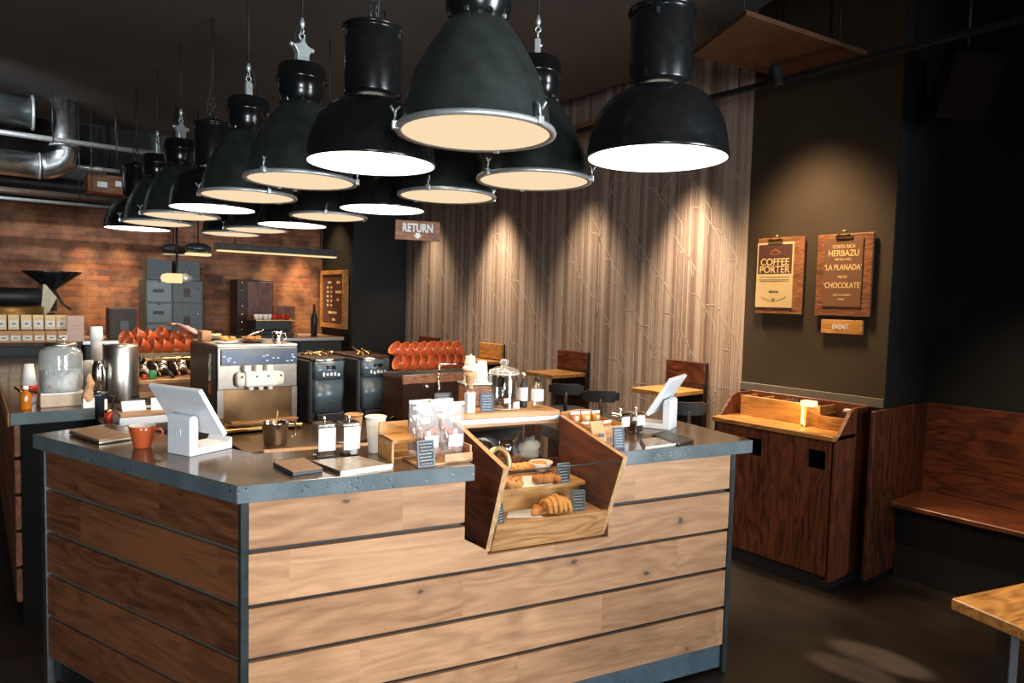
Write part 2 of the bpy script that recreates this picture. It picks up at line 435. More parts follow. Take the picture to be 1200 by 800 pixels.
fw_ = MB().box(-3.2,-2.9,-5.5,-5.4,0,3.5).box(-1.7,1.3,-5.5,-5.4,0,3.5).box(-2.9,-1.7,-5.5,-5.4,0,.9).box(-2.9,-1.7,-5.5,-5.4,2.6,3.5).box(3.4,4.1,-5.5,-5.4,0,3.5).box(1.3,3.4,-5.5,-5.4,0,.35).box(1.3,3.4,-5.5,-5.4,2.95,3.5)
struct(fw_.build('wall_front', plasterd))
wf = MB()
for x in (1.3,2.32,3.34): wf.box(x,x+.06,-5.48,-5.42,.35,2.95)
wf.box(1.3,3.4,-5.48,-5.42,.35,.41); wf.box(1.3,3.4,-5.48,-5.42,2.89,2.95)
struct(wf.build('window_1', blackm))
wf = MB()
for x in (-2.9,-2.33,-1.76): wf.box(x,x+.06,-5.48,-5.42,.9,2.6)
wf.box(-2.9,-1.7,-5.48,-5.42,.9,.96); wf.box(-2.9,-1.7,-5.48,-5.42,2.54,2.6)
struct(wf.build('added_fill_window', blackm))  # unseen window, added to carry the front-left fill light

struct(MB().box(XW-.012,XW,-.36,.555,1.0,1.055,.003).build('trim_1', plain('grey brown trim paint',(.13,.115,.09),.6)))
struct(MB().box(XW-.012,XW,-.36,.555,.0,.12).box(XW-.012,XW,.555,5.06,0,.12).build('baseboard_right', blackm))

# plywood ceiling board by the wall, duct trough rail above the wallpaper
o = MB().prism([(2.42,-.02),(3.40,-.165),(3.40,.36),(2.69,.50)], 3.0, 3.025).build('ceiling_board', ply)
tag(o,'rectangular brown plywood board under the dark ceiling beside the right wall','ceiling board')
hb = MB()
for q in ((2.5,.05),(3.3,-.05),(3.3,.3),(2.75,.4)): hb.cyl((q[0],q[1],3.025),(q[0],q[1],3.5),.006,n=6)
hb.build('hanger_rod', blackm, o)
o = MB().box(3.26,3.40,1.0,4.9,2.93,2.99,.006).build('cable_trough', signx)
tag(o,'long brown cable trough running high along the wallpapered wall','cable trough')
hb = MB()
for y in (1.2,2.4,3.6,4.7): hb.cyl((3.33,y,2.99),(3.33,y,3.5),.006,n=6)
hb.build('hanger_rod', blackm, o)
tr = thing('lighting_track','long black lighting track running along the top of the right wall','track',(3.16,1.9,2.90))
MB().box(-.018,.018,-3.6,2.9,-.02,.012,.003).build('rail', blackm, tr)
hb = MB()
for y in (-3.2,-1.4,-.6,.7,1.8,2.8): hb.cyl((0,y,.01),(0,y,.60),.005,n=6)
hb.build('hanger_rod', blackm, tr)

# track spots (housing, bracket and the light each gives)
def spot_light(name, loc, target, energy, size, blend, col=(1,.74,.44), rad=.03):
    l = bpy.data.lights.new(name,'SPOT'); l.energy = energy; l.spot_size = math.radians(size); l.spot_blend = blend; l.color = col; l.shadow_soft_size = rad
    o = bpy.data.objects.new(name,l); C.objects.link(o); o.location = loc
    o.rotation_euler = (Vector(target)-Vector(loc)).to_track_quat('-Z','Y').to_euler(); return o
def track_spot(loc, target, energy, size, blend, label, group='track spotlights', col=(1,.78,.54), stem=.1, rad=.07):
    t = thing('track_spotlight', label, 'spotlight', loc, 0, group)
    d = (Vector(target)-Vector(loc)).normalized()
    h = MB().lathe([(.0,-.075),(.024,-.075),(.032,-.06),(.034,.035),(.038,.04),(.034,.042),(.03,.02),(0,.018)], n=16)
    o = h.build('housing', blackm, t); o.rotation_euler = d.to_track_quat('Z','Y').to_euler()
    br = MB().tube([(0,0,0),(0,.045,0),(0,.045,.05),(0,0,.06),(0,0,stem)], .006, 6); br.build('bracket', blackm, t)
    spot_light('spot_beam', Vector(loc)+d*.06, target, energy, size, blend, col, rad)
WP = [(4.45,85,'fourth along the wallpaper, farthest from the camera'),(3.24,200,'third along the wallpaper from the dark plaster wall'),(2.02,95,'second along the wallpaper from the dark plaster wall'),(.98,210,'first along the wallpaper, nearest the dark plaster wall')]
for y,e,l in WP:
    track_spot((3.13,y,2.80),(3.19,y-.02,.9),e*1.8,66,1.0,'small black track spotlight, '+l)
track_spot((2.95,.12,2.84),(3.40,.06,1.1),190,84,1.0,'small black track spotlight above the two clipboard posters', col=(1,.68,.38), rad=.12)
spot_light('track_beam', (3.10,-.1,2.75),(3.22,.08,.8),70,26,.8)
spot_light('niche_beam', (2.6,-1.2,3.1),(3.80,-1.0,.6),170,38,.9)
spot_light('table_beam', (2.1,-1.5,3.0),(1.75,-1.5,.7),190,30,.7)
for x,e in ((.27,170),(.58,150),(2.12,90),(2.45,220)):
    spot_light('brick_beam', (x,5.66,2.42),(x,5.80,1.2),e,46,.9,(1,.70,.36),.03)
spot_light('duct_beam', (-1.3,3.3,3.05),(-.1,4.9,2.65),330,50,.9,(.93,.95,1.0))
spot_light('pier_beam', (2.3,5.45,2.7),(2.74,5.45,1.5),70,70,.9,(1,.68,.33))
spot_light('bar_beam', (.0,2.2,3.0),(-.05,2.2,1.0),45,44,.9,(1,.80,.58))
spot_light('bar_beam', (.0,4.4,2.9),(-.1,4.9,1.2),40,44,.9,(1,.76,.5))
spot_light('bar_beam', (.88,1.2,3.0),(.85,1.3,1.1),22,36,.9,(1,.80,.58))
spot_light('bar_beam', (.86,.4,3.0),(.9,.35,1.1),60,40,.9,(1,.80,.58))
spot_light('bar_beam', (.86,4.5,3.0),(1.6,5.2,1.2),60,50,.9,(1,.76,.5))

for q,sz in (((1032,772),2.6),((1000,785),2.2)):
    p_ = atz(q[0],q[1],0); spot_light('sun_patch', (3.1,-5.2,2.5), p_, 5200, sz, .5, (1,.80,.58), .02)

# daylight through the shop window behind the camera
al = bpy.data.lights.new('daylight_and_fill','AREA'); al.shape = 'RECTANGLE'; al.size = 1.9; al.size_y = 2.5; al.energy = 112; al.color = (.90,.96,1.0); al.spread = math.radians(72)
ao = bpy.data.objects.new('daylight_and_fill', al); C.objects.link(ao); ao.location = (2.35,-5.39,1.65); ao.rotation_euler = (math.radians(90),0,math.radians(24))
al = bpy.data.lights.new('daylight_and_fill','AREA'); al.shape = 'RECTANGLE'; al.size = 1.1; al.size_y = 1.6; al.energy = 44; al.color = (.90,.96,1.0); al.spread = math.radians(70)  # added cool fill for the dark angled side, through the made-up window
ao = bpy.data.objects.new('daylight_and_fill', al); C.objects.link(ao); ao.location = (-2.3,-5.39,1.75); ao.rotation_euler = (math.radians(90),0,math.radians(-20))
w = bpy.data.worlds.new('world'); sc.world = w; w.use_nodes = True
w.node_tree.nodes['Background'].inputs[0].default_value = (.75,.85,1,1); w.node_tree.nodes['Background'].inputs[1].default_value = .6
sc.view_settings.view_transform = 'Standard'; sc.view_settings.look = 'None'; sc.view_settings.exposure = 0; sc.view_settings.gamma = 1
sc.view_settings.use_curve_mapping = False

# ------------------------------------------------------------------ bar counter
aL = .9984; EL = (-math.cos(aL), math.sin(aL)); NL = (-math.sin(aL), -math.cos(aL))
def chm(s, d): return (EL[0]*s+NL[0]*d, EL[1]*s+NL[1]*d)       # along the chamfered side, outwards
bar = thing('bar_counter','large plank-clad bar counter with black gaps and angled left side','bar counter',(0,0,0),-A)
b = MB()
b.prism([(.01,.022),(.705,.022),(.705,.36),(.09,.36),chm(1.16,-.25),chm(1.16,-.022)], .02,.945)
b.box(.70,1.335,.022,.6,.02,.655); b.box(1.335,1.915,.022,.55,.02,.945)
b.build('carcass', blackm, bar)
pz = [.115+.168*i for i in range(5)]
fc = MB()
for i,z in enumerate(pz):
    z0, z1 = z+.007, z+.161
    if i < 3: fc.box(.016,1.905,0,.02,z0,z1,.003)
    elif i == 3:
        fc.prism([(.016,z0),(1.905,z0),(1.905,z1),(1.302,z1),(1.302,.668),(.80,.668),(.80,.682),(.712,.735),(.712,z1),(.016,z1)],0,.02,'y')
    else: fc.box(.016,.712,0,.02,z0,z1,.003); fc.box(1.302,1.905,0,.02,z0,z1,.003)
fc.build('front_cladding', pine, bar)
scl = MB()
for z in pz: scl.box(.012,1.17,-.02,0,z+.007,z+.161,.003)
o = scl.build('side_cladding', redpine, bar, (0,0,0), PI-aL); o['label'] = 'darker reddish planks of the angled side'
g = MB()
for z in pz[1:]+[pz[0]]: g.box(.012,1.17,-.019,-.012,z-.007,z+.007)
g.build('gap_strip', plain('grey gap strip',(.10,.09,.075),.6), bar, (0,0,0), PI-aL)
MB().prism([(-.004,-.003),(.018,-.003),(.018,.03),chm(.02,-.03),chm(.014,.003),chm(0,.004)],.02,.943).build('corner_post', gunm, bar)
e = MB(); e.box(1.17,1.20,-.03,.004,.0,.943,.002); e.build('end_strip', galv, bar, (0,0,0), PI-aL)['label'] = 'pale metal end strip'
MB().box(1.905,1.93,-.003,.05,0,.943,.002).build('end_post', gunm, bar)
MB().box(.02,1.905,.012,.022,.02,.118).build('plinth', blueg, bar)
MB().box(1.92,1.93,.05,.55,.02,.943).build('end_panel', darkw, bar)
MB().box(.10,.60,.385,.44,.965,1.0,.004).build('inner_ledge', ledge, bar)

wt = MB().prism([(-.0164,-.03),(.733,-.03),(.733,.385),(.073,.385),chm(1.2,-.27),chm(1.2,.03)], .9455,1.0, bev=.003)
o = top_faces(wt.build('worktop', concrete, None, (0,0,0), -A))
tag(o,'grey pitted concrete worktop around the counter corner under the left tablet','worktop')
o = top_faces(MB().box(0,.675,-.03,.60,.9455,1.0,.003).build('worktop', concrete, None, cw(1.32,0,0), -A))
tag(o,'short grey concrete worktop at the right end of the counter','worktop')

# display case let into the counter
cu0, cv0, cz0 = 1.05, .15, .672
Tc = Matrix.Translation((-cu0,-cv0,-cz0))
case = thing('pastry_display_case','open wooden pastry display case set into the counter front','display case',cw(cu0,cv0,cz0),-A)
for u in (.80,1.28):
    p = MB(Tc); p.prism([(.02,.672),(-.112,1.0),(.36,1.078),(.36,.672)],u,u+.02,'x')
    p.bm.faces.ensure_lookup_table()
    for f in p.bm.faces:
        f.material_index = 0 if len(f.verts) == 4 and abs(f.normal.x) > .9 else 1
    p.bm.normal_update()
    for f in p.bm.faces: f.material_index = 0 if abs(f.normal.x) > .9 else 1
    p.build('side_panel', [casew, ledge], case)
MB(Tc).prism([(.016,.672),(.034,.672),(-.012,.778),(-.030,.778)],.82,1.28,'x').build('front_board', beech, case)
MB(Tc).box(.82,1.28,-.018,.36,.755,.770).build('lower_deck', beech, case)
MB(Tc).box(.82,1.26,.105,.345,.846,.862,.002).box(.84,1.24,.12,.135,.770,.846).build('upper_shelf', ochrex, case)
MB(Tc).box(.82,1.28,.345,.36,.672,.90).build('back_board', casew, case)
MB(Tc).box(.82,1.28,.350,.354,.90,1.045).build('back_pane', clear, case)
MB(Tc).prism([(-.018,.779),(-.022,.779),(-.104,.985),(-.100,.985)],.822,1.278,'x').build('front_pane', clear, case)
MB(Tc).cyl((.82,-.102,.986),(1.28,-.102,.986),.0025,n=6).build('pane_edge', gunm, case)
ts = MB(Tc).box(.80,1.285,.362,.62,1.078,1.10,.003).box(.80,1.285,.366,.62,1.045,1.062,.002); ts = ts.build('top_shelf', beech, case)
MB(Tc).box(.802,1.283,.358,.37,1.062,1.078).build('metal_strip', galv, ts)
MB(Tc).box(.82,.85,.5,.6,.655,1.05).box(1.24,1.27,.5,.6,.655,1.05).build('rear_leg', casew, case)
MB(Tc).box(.82,1.28,.362,.62,.855,.868).build('rear_shelf', casew, case)

# ------------------------------------------------------------------ pendant lamps
RIM = .2375
def make_dome(label):
    t = thing('pendant_lamp', label, 'pendant lamp', (0,0,0), 0)
    pr = [(RIM,0),(RIM+.004,.006),(RIM,.012)]+[(.085+.150*math.cos(a), .015+.215*math.sin(a)) for a in [PI/2*i/12 for i in range(1,12)]]+[(.088,.232)]
    inner = [(r-.004, z-.002) for r,z in reversed(pr[2:])]+[(RIM-.004,0)]
    MB().shell(pr+inner, n=40).build('shade', black, t)
    MB().lathe([(0,.228),(.075,.228),(.075,.245),(.103,.250),(.104,.256),(.104,.475),(.101,.48),(.113,.483),(.115,.488),(.113,.493),(.06,.51),(.035,.525),(.0,.53)], n=32).build('lamp_housing', black, t)
    MB().lathe([(0,.002),(RIM-.005,.002),(RIM-.006,.006),(0,.008)], n=40).build('lit_opening', openm, t)
    k = MB()
    for a in (.6,2.7,4.8): k.cbox((.108*math.cos(a),.108*math.sin(a),.455),(.012,.012,.02),.002)
    k.build('screw_lug', gunm, t)
    h = MB().torus((0,0,.545),.018,.004,'y',14,6)
    for i in range(3): h.torus((0,0,.575+i*.03),.014,.0035,'x' if i%2==0 else 'y',12,6)
    h.build('chain_hook', gunm, t)
    MB().tube([(.0,0,.64),(0,0,ZC-2.05)],.004,6).tube([(.025,0,.52),(.03,0,.60),(.008,0,.72),(.006,0,ZC-2.05)],.004,6).build('cord', rubber, t)
    return t
def make_bell(label, star):
    t = thing('pendant_lamp', label, 'pendant lamp', (0,0,0), 0)
    pr = [(RIM-.01,.012),(RIM-.014,.03)]+[(.085+.135*(1-((z-.03)/.30)**1.75), z) for z in [.05+.28*i/12 for i in range(13)]]
    pr[1] = (.2215,.03)
    inner = [(r-.004,z) for r,z in reversed(pr)]
    MB().shell(pr+inner, n=40).build('shade', bell, t)
    hs = MB().lathe([(0,.325),(.080,.325),(.084,.332),(.094,.352),(.098,.375),(.098,.42),(.106,.424),(.106,.438),(.099,.442),(.099,.478),(.094,.488),(.09,.492),(0,.50)], n=32)
    MB().shell([(RIM-.012,.0),(RIM+.001,-.002),(RIM+.004,.005),(RIM,.014),(RIM-.016,.018),(RIM-.016,.0),(RIM-.012,.0)], n=40).build('rim_ring', zinc, t)
    MB().lathe([(0,-.012),(.10,-.009),(.18,-.004),(RIM-.014,.003),(RIM-.014,.012),(0,.014)], n=40).build('lens', lensm, t)
    for i in range(3):
        a = .35+i*2*PI/3+random.uniform(-.1,.1); c,s_ = math.cos(a),math.sin(a)
        k = MB(Matrix.Rotation(a,4,'Z')); k.box(RIM-.008,RIM+.012,-.010,.010,-.004,.02,.002).tube([(RIM+.004,0,.02),(RIM,0,.05),(RIM-.012,0,.062)],.004,6).tube([(RIM+.004,.008,.04),(RIM+.016,.01,.06)],.004,6)
        k.build('latch', zinc, t)
    for i in range(8):
        a = i*PI/4+.2; hs.cbox((.088*math.cos(a),.088*math.sin(a),.333),(.014,.014,.016),.002,1)
    hs.build('lamp_housing', [black, chrome], t)
    if star:
        s2 = MB(); pts = []
        for i in range(5):
            a = PI/2+i*2*PI/5; pts += [(.052*math.cos(a),.555+.058*math.sin(a)),(.030*math.cos(a+PI/5),.555+.036*math.sin(a+PI/5))]
        s2.prism(pts,-.014,.014,'y',bev=.003)
        for i in (1,4): a = PI/2+i*2*PI/5; s2.blob((.054*math.cos(a),0,.555+.056*math.sin(a)),.011,(8,6))
        s2.box(-.026,.026,-.018,.018,.496,.53,.004); s2.build('junction_box', zinc, t)
    else:
        MB().box(-.017,.017,-.012,.012,.497,.575,.003).blob((0,-.013,.55),.008,(8,6)).build('terminal_block', zinc, t)
    z = .605 if star else .58
    h = MB().torus((0,0,z+.012),.014,.0035,'y',12,6).torus((0,0,z+.034),.011,.0035,'x',12,6).blob((0,0,z+.066),(.012,.012,.02),(8,6)).cyl((0,0,z+.045),(0,0,z+.09),.006)
    h.build('suspension_hook', zinc, t)
    MB().tube([(0,0,z+.085),(0,0,ZC-2.05)],.0045,6).tube([(0,.01,.5),(.045,.01,z),(.03,0,z+.04),(.006,0,z+.1)],.003,6).build('cord', rubber, t)
    return t
lamps = [(0,.574,-.342,'b'),(0,.564,.314,'o'),(0,.521,.896,'s'),(0,.507,1.571,'b'),(0,.518,2.26,'o'),(0,.48,2.86,'s'),(0,.47,3.52,'b'),(0,.45,4.16,'o'),
         (1,1.223,-.493,'o'),(1,1.218,.149,'b'),(1,1.206,.790,'b'),(1,1.224,1.486,'o'),(1,1.17,2.10,'b'),(1,1.20,2.80,'o'),(1,1.15,3.42,'b'),(1,1.12,3.98,'b')]
proto = {}
cnt_ = {0:0,1:0}
names = {'o':'open black dome pendant lamp','b':'dark bell pendant lamp with glass lens','s':'dark bell pendant lamp with star-shaped connector'}
for row,x,y,k in lamps:
    n = cnt_[row]; cnt_[row] += 1
    lab = '%s, %s from the camera in the %s row' % (names[k], ORD[n], 'left' if row == 0 else 'right')
    grp = 'pendant lamps over the bar'
    rz = random.uniform(0,6.28) if (row,n) != (0,0) else .35
    if k not in proto:
        t = proto[k] = make_dome(lab) if k == 'o' else make_bell(lab, k == 's')
        t['group'] = grp; t.location = (x,y,2.05); t.rotation_euler = (0,0,rz)
    else:
        t = copy_thing(proto[k],(x,y,2.05),(0,0,rz),lab,grp)
for row,x,y,k in lamps:
    l = bpy.data.lights.new('lamp_glow','SPOT'); l.energy = (26 if k == 'o' else 20)*(1 if y < 2.4 else .3); l.spot_size = math.radians(155); l.spot_blend = .8; l.shadow_soft_size = .15
    l.color = (1,.74,.48) if k == 'o' else (1,.66,.38)
    o = bpy.data.objects.new('lamp_glow', l); C.objects.link(o); o.location = (x,y,2.02)

# ------------------------------------------------------------------ right side: cabinet, posters, bench, table
cab = thing('service_cabinet','red-brown wooden service cabinet with two square holes against dark wall','cabinet',(3.03,.095,0))
# local: x 0..0.38 depth, y -.375..+.375
def front_pts(): return [(-.36,.085),(.36,.085),(.36,.835),(-.36,.835)]
fp = MB()
ys = [-.372,-.33,-.23,.055,.15,.372]; zs = [.085,.672,.775,.835]
for i in range(5):
    for j in range(3):
        if j == 1 and i in (1,3): continue
        fp.box(0,.018,ys[i],ys[i+1],zs[j],zs[j+1])
bmesh.ops.remove_doubles(fp.bm, verts=fp.bm.verts, dist=1e-5)
fp.build('front_panel', oakredz, cab)
MB().box(.02,.385,-.37,.37,.06,.62).box(.02,.385,-.37,.37,.79,.835).box(.3,.385,-.37,.37,.62,.79).build('carcass', blackm, cab)
MB().box(.03,.37,-.365,.365,0,.06).build('plinth', blackm, cab)
MB().box(-.03,.22,-.385,.385,.838,.87,.006).build('desk_top', ochre, cab)
for y in (-.385,.365):
    q = MB().prism([(.0,.06),(0,.838),(.04,.872),(.11,.94),(.15,.985),(.20,1.005),(.385,1.005),(.385,.06)],y,y+.02,'y'); q.build('side_panel', oakredz, cab)
MB().box(.365,.385,-.365,.365,.835,1.01,.003).build('back_panel', oakred, cab)
bins = MB().box(.19,.20,-.19,.33,.87,.995,.002)
for y in (-.19,-.06,.07,.20,.32): bins.box(.20,.365,y,y+.01,.87,.99)
bins.build('organiser', ochre, cab)
MB().box(.155,.17,-.365,-.19,.87,.945,.002).box(.17,.365,-.20,-.19,.87,.945).build('side_tray', ochre, cab)
t = thing('desk_lamp','small glowing lamp with white shade on the wooden service cabinet','lamp',(3.17,-.035,.87))
MB().lathe([(0,0),(.022,0),(.022,.006),(.006,.01),(.006,.12),(0,.12)],n=14).build('stand', brass, t)
MB().box(-.012,.05,-.045,.03,.118,.150,.004).build('lamp_shade', receipt, t)
MB().box(-.011,-.006,.006,.02,.012,.118).build('lit_strip', receipt, t)
l = bpy.data.lights.new('desk_glow','POINT'); l.energy = 1.6; l.color = (1,.62,.25); l.shadow_soft_size = .03
o = bpy.data.objects.new('desk_glow',l); C.objects.link(o); o.location = (3.10,-.02,1.0)
t = thing('spoon_stack','dark stirrers standing in the cabinet organiser','stirrers',(3.3,.13,.872)); 
m = MB()
for k in range(5): m.cyl((random.uniform(-.02,.02),random.uniform(-.03,.03),0),(random.uniform(-.03,.03),random.uniform(-.05,.05),.14),.004,n=6)
m.build('stirrer_bundle', blackm, t)
o = MB().box(-.03,.03,-.06,.06,0,.10,.004).build('napkin_holder', darkw, None, (3.33,-.235,.87)); tag(o,'dark napkin box in the right tray of the service cabinet','napkin box')
MB().box(-.022,.022,-.05,.05,.10,.112,.002).build('napkins', paper, o)

def poster_board(name, label, cat, y, z0, z1, wd, mat=signw):
    t = thing(name, label, cat, (XW,y,z0))
    MB().box(-.035,-.015,-wd/2,wd/2,0,z1-z0,.003).build('board', mat, t)
    MB().box(-.015,0,-wd/2+.04,wd/2-.04,.03,z1-z0-.03).build('batten', blackm, t)
    return t
def clip(t, x, y, z):
    k = MB().box(x-.012,x,y-.05,y+.05,z-.014,z+.008,.003).tube([(x-.008,y-.035,z+.005),(x-.02,y-.018,z+.028),(x-.02,y+.018,z+.028),(x-.008,y+.035,z+.005)],.004,6)
    k.build('bulldog_clip', brass, t)
XD, ZU = (0,-1,0), (0,0,1)
t = poster_board('clipboard_sign','wooden clipboard with cream and brown coffee poster on dark wall','clipboard poster',.298,1.515,1.995,.315)
MB().box(-.042,-.0365,-.095,.155,.04,.45).build('paper_sheet', plain('cream poster paper',(.66,.50,.25),.75,0,.04,20), t)
MB().box(-.0435,-.042,-.085,.145,.255,.437).build('printed_block', coffee, t)
text('lettering','COFFEE',.062,(-.0442,.03,.325),XD,ZU,gold,t,.92); text('lettering','PORTER',.062,(-.0442,.03,.277),XD,ZU,gold,t,.92)
em = MB(Matrix.Translation((-.044,.03,.385)))
for i in range(7): a = PI*i/6; em.prism([(.036*math.cos(a)-.006,.016*math.sin(a)-.006),(.036*math.cos(a)+.006,.016*math.sin(a)-.006),(.020*math.cos(a),.022*math.sin(a)+.006)],-.0008,.0008,'x')
em.box(-.0008,.0008,-.03,.03,-.014,-.009); em.build('emblem', plain('rust emblem print',(.32,.12,.05),.7), t)
text('lettering','MOCHA',.017,(-.043,.03,.14),XD,ZU,coffee,t)
m = MB()
for z in (.232,.215,.205): m.box(-.0435,-.042,-.07,.13,z,z+.0025)
for i in range(5):
    for s in (-1,1): m.prism([(.03+s*(.022+i*.013),.082+i*.004),(.03+s*(.032+i*.013),.092+i*.005),(.03+s*(.030+i*.013),.080+i*.005)],-.0435,-.042,'x')
m.box(-.0435,-.042,.018,.042,.078,.098).build('printed_motif', plain('olive print',(.25,.19,.10),.7), t)
clip(t,-.04,.03,.462)
t = poster_board('clipboard_sign','wooden clipboard with dark brown paper lettered in gold on dark wall','clipboard poster',-.105,1.515,1.995,.325)
MB().box(-.042,-.0365,-.11,.112,.055,.455).build('paper_sheet', plain('dark brown poster paper',(.17,.075,.032),.7,0,.06,20), t)
for s,sz,z,sx in (('COSTA RICA',.027,.405,.85),('HERBAZU',.050,.365,.82),('MICRO MILL',.020,.33,.9),('‘LA PLANADA’',.046,.283,.74),('MEETS',.021,.228,.9),('‘CHOCOLATE’',.046,.178,.74),('THE ROASTERY',.015,.122,1),('EVENT',.015,.097,.9)):
    text('lettering',s,sz,(-.0425,.0,z),XD,ZU,gold,t,sx)
clip(t,-.04,0,.466)
t = thing('event_sign','small wooden EVENT sign hanging under the right clipboard poster','sign',(XW,-.108,1.41))
MB().box(-.03,-.012,-.123,.123,0,.082,.003).build('board', signx if False else ochre, t); MB().box(-.012,0,-.08,.08,.01,.07).build('batten', blackm, t)
text('lettering','EVENT',.04,(-.0307,.005,.041),XD,ZU,chalk,t,.8)

bn = thing('wall_bench','red-brown wooden bench with panelled back built into the wall niche','bench',(3.75,-1.6,0))
MB().box(-.23,.245,-1.9,1.235,.425,.455,.005).build('seat', oakred, bn)
MB().box(.205,.225,-1.9,1.235,.455,1.0,.004).build('backrest', oakred, bn)
MB().box(-.5,.245,1.212,1.236,.05,1.0,.003).build('end_panel', oakredz, bn)
MB().box(-.15,.2,-1.9,1.21,0,.425).build('base', blackm, bn)
tb = thing('wooden_table','golden wooden table top on black steel leg beside the bench','table',(1.5,-1.4,0))
c0 = atz(1114.5,700,.75); a = atz(1200,682,.75); b_ = atz(1200,738,.75)
d1 = (a-c0).normalized(); d2 = Vector((d1.y,-d1.x,0)); tb.location = (c0.x,c0.y,0); tb.rotation_euler = (0,0,math.atan2(d1.y,d1.x))
MB().box(0,.7,-.65,0,.715,.75,.004).build('table_top', ochrex, tb)
for x,y in ((.13,-.08),(.6,-.08),(.13,-.57),(.6,-.57)): MB().box(x-.02,x+.02,y-.02,y+.02,0,.69,.002).build('leg', blackm, tb)
MB().box(.09,.64,-.1,-.06,.69,.715).box(.09,.64,-.59,-.55,.69,.715).build('frame_bar', blackm, tb)

sp = thing('hanging_speaker','dark brown box speaker hanging tilted from ceiling in the corner niche','speaker',(3.52,-.63,2.76))
o = MB().cbox((0,0,0),(.24,.26,.34),.012).build('cabinet', plain('dull brown black',(.010,.006,.0045),.8,0,.2,20,.1), sp); o.rotation_euler = (math.radians(25),math.radians(10),math.radians(-55))
o2 = MB().lathe([(0,.0),(.09,.0),(.10,.006),(.07,.01),(0,-.0)],c=(0,0,0),n=24,axis='x').build('cone', blackm, o); o2.location = (-.121,0,-.03)
MB().cyl((0,0,.12),(0,0,.74),.012).build('mount', blackm, sp)

# wall tables and stools along the wallpaper
def wall_table(y0, y1, ztop, ztab, depth, lab, mat):
    t = thing('wall_table', lab, 'wall table', (XW,(y0+y1)/2,0), 0, 'tables on the wallpapered wall')
    h = (y1-y0)/2
    MB().box(-.05,-.02,-h,h,ztop-.15,ztop,.003).build('back_board', mat, t)
    MB().box(-.02,-.002,-h,h,.0,ztop-.0).build('wall_panel', blackm, t)
    MB().box(-.05,-.02,-h,h,0,ztop-.15).build('lower_panel', darkw, t)
    MB().box(-depth,-.05,-h,h,ztab-.03,ztab,.003).build('table_top', ochre, t)
    MB().cyl((-depth*.55,0,0),(-depth*.55,0,ztab-.03),.025).lathe([(0,0),(.16,0),(.16,.012),(0,.02)],c=(-depth*.55,0,0)).build('pedestal', blackm, t)
wall_table(.815,1.15,1.155,.97,.42,'wall table with orange-brown back board, nearest along the wallpaper wall',oakred)
wall_table(1.98,2.33,1.14,.97,.42,'wall table with dark red back board, second along the wallpaper wall',oakred)
wall_table(3.13,3.49,1.13,.97,.42,'wall table with back board behind the paper cups, third along the wallpaper wall',ochre)
wall_table(4.29,4.67,1.125,.97,.42,'wall table with dark back board above the red cups, fourth along the wall',oakred)
def stool(x, y, rz, lab):
    t = thing('bar_stool', lab, 'bar stool', (x,y,0), rz, 'bar stools by the wallpapered wall')
    MB().lathe([(0,.70),(.15,.70),(.165,.715),(.165,.735),(.15,.75),(0,.752)],n=24).build('seat', rubber, t)
    bk = MB(); pts = []
    for i in range(9):
        a = -0.75+1.5*i/8; pts.append((-.19*math.cos(a)*1.0,.19*math.sin(a)))
    for i in range(8):
        (x0,y0),(x1,y1) = pts[i],pts[i+1]
        zl = .875+ (0 if 0<i<7 else .012); zh = .955-(0 if 0<i<7 else .012)
        bk.prism([(x0,y0),(x1,y1),(x1*.9,y1*.9),(x0*.9,y0*.9)],zl,zh)
    bk.build('backrest', rubber, t)
    MB().tube([(-.12,0,.70),(-.19,0,.76),(-.178,0,.90)],.014,8).build('back_post', blackm, t)
    MB().cyl((0,0,.02),(0,0,.70),.022).lathe([(0,0),(.165,0),(.165,.012),(.03,.03),(0,.03)],n=24).build('pedestal', blackm, t)
    MB().torus((0,0,.28),.14,.01).cyl((-.14,0,.28),(.14,0,.28),.007).build('foot_ring', blackm, t)
    return t
stool(2.92,1.72,.78,'black bar stool with curved back, left of the two beside the wallpaper')
stool(2.88,1.33,.78,'black bar stool with curved back, right of the two beside the wallpaper')
stool(2.97,.69,.9,'black bar stool behind the red-brown service cabinet')
t = thing('round_table','round dark cafe table among the bar stools','table',(2.40,2.12,0))
MB().lathe([(0,.84),(.29,.84),(.30,.85),(.30,.865),(.29,.87),(0,.87)],n=36).build('table_top', darkw, t)
MB().cyl((0,0,.02),(0,0,.84),.03).lathe([(0,0),(.24,0),(.24,.012),(0,.03)],n=24).build('pedestal', blackm, t)

# return sign
t = thing('return_sign','wooden RETURN sign with white arrow hanging from the ceiling','sign',(1.70,1.90,1.935),math.atan2(-.39,.92))
MB().box(-.147,.147,-.009,.009,0,.128,.003).build('board', signx, t)
text('lettering','RETURN',.074,(-.0,-.0105,.078),(1,0,0),ZU,chalk,t,.72,bold=.035)
MB().prism([(-.014,.048),(.014,.048),(.014,.034),(.03,.034),(0,.008),(-.03,.034),(-.014,.034)],-.0115,-.0095,'y').build('arrow', chalk, t)
MB().cyl((-.12,0,.128),(-.12,0,ZC-1.935),.002,n=6).cyl((.12,0,.128),(.12,0,ZC-1.935),.002,n=6).build('hanging_wire', blackm, t)

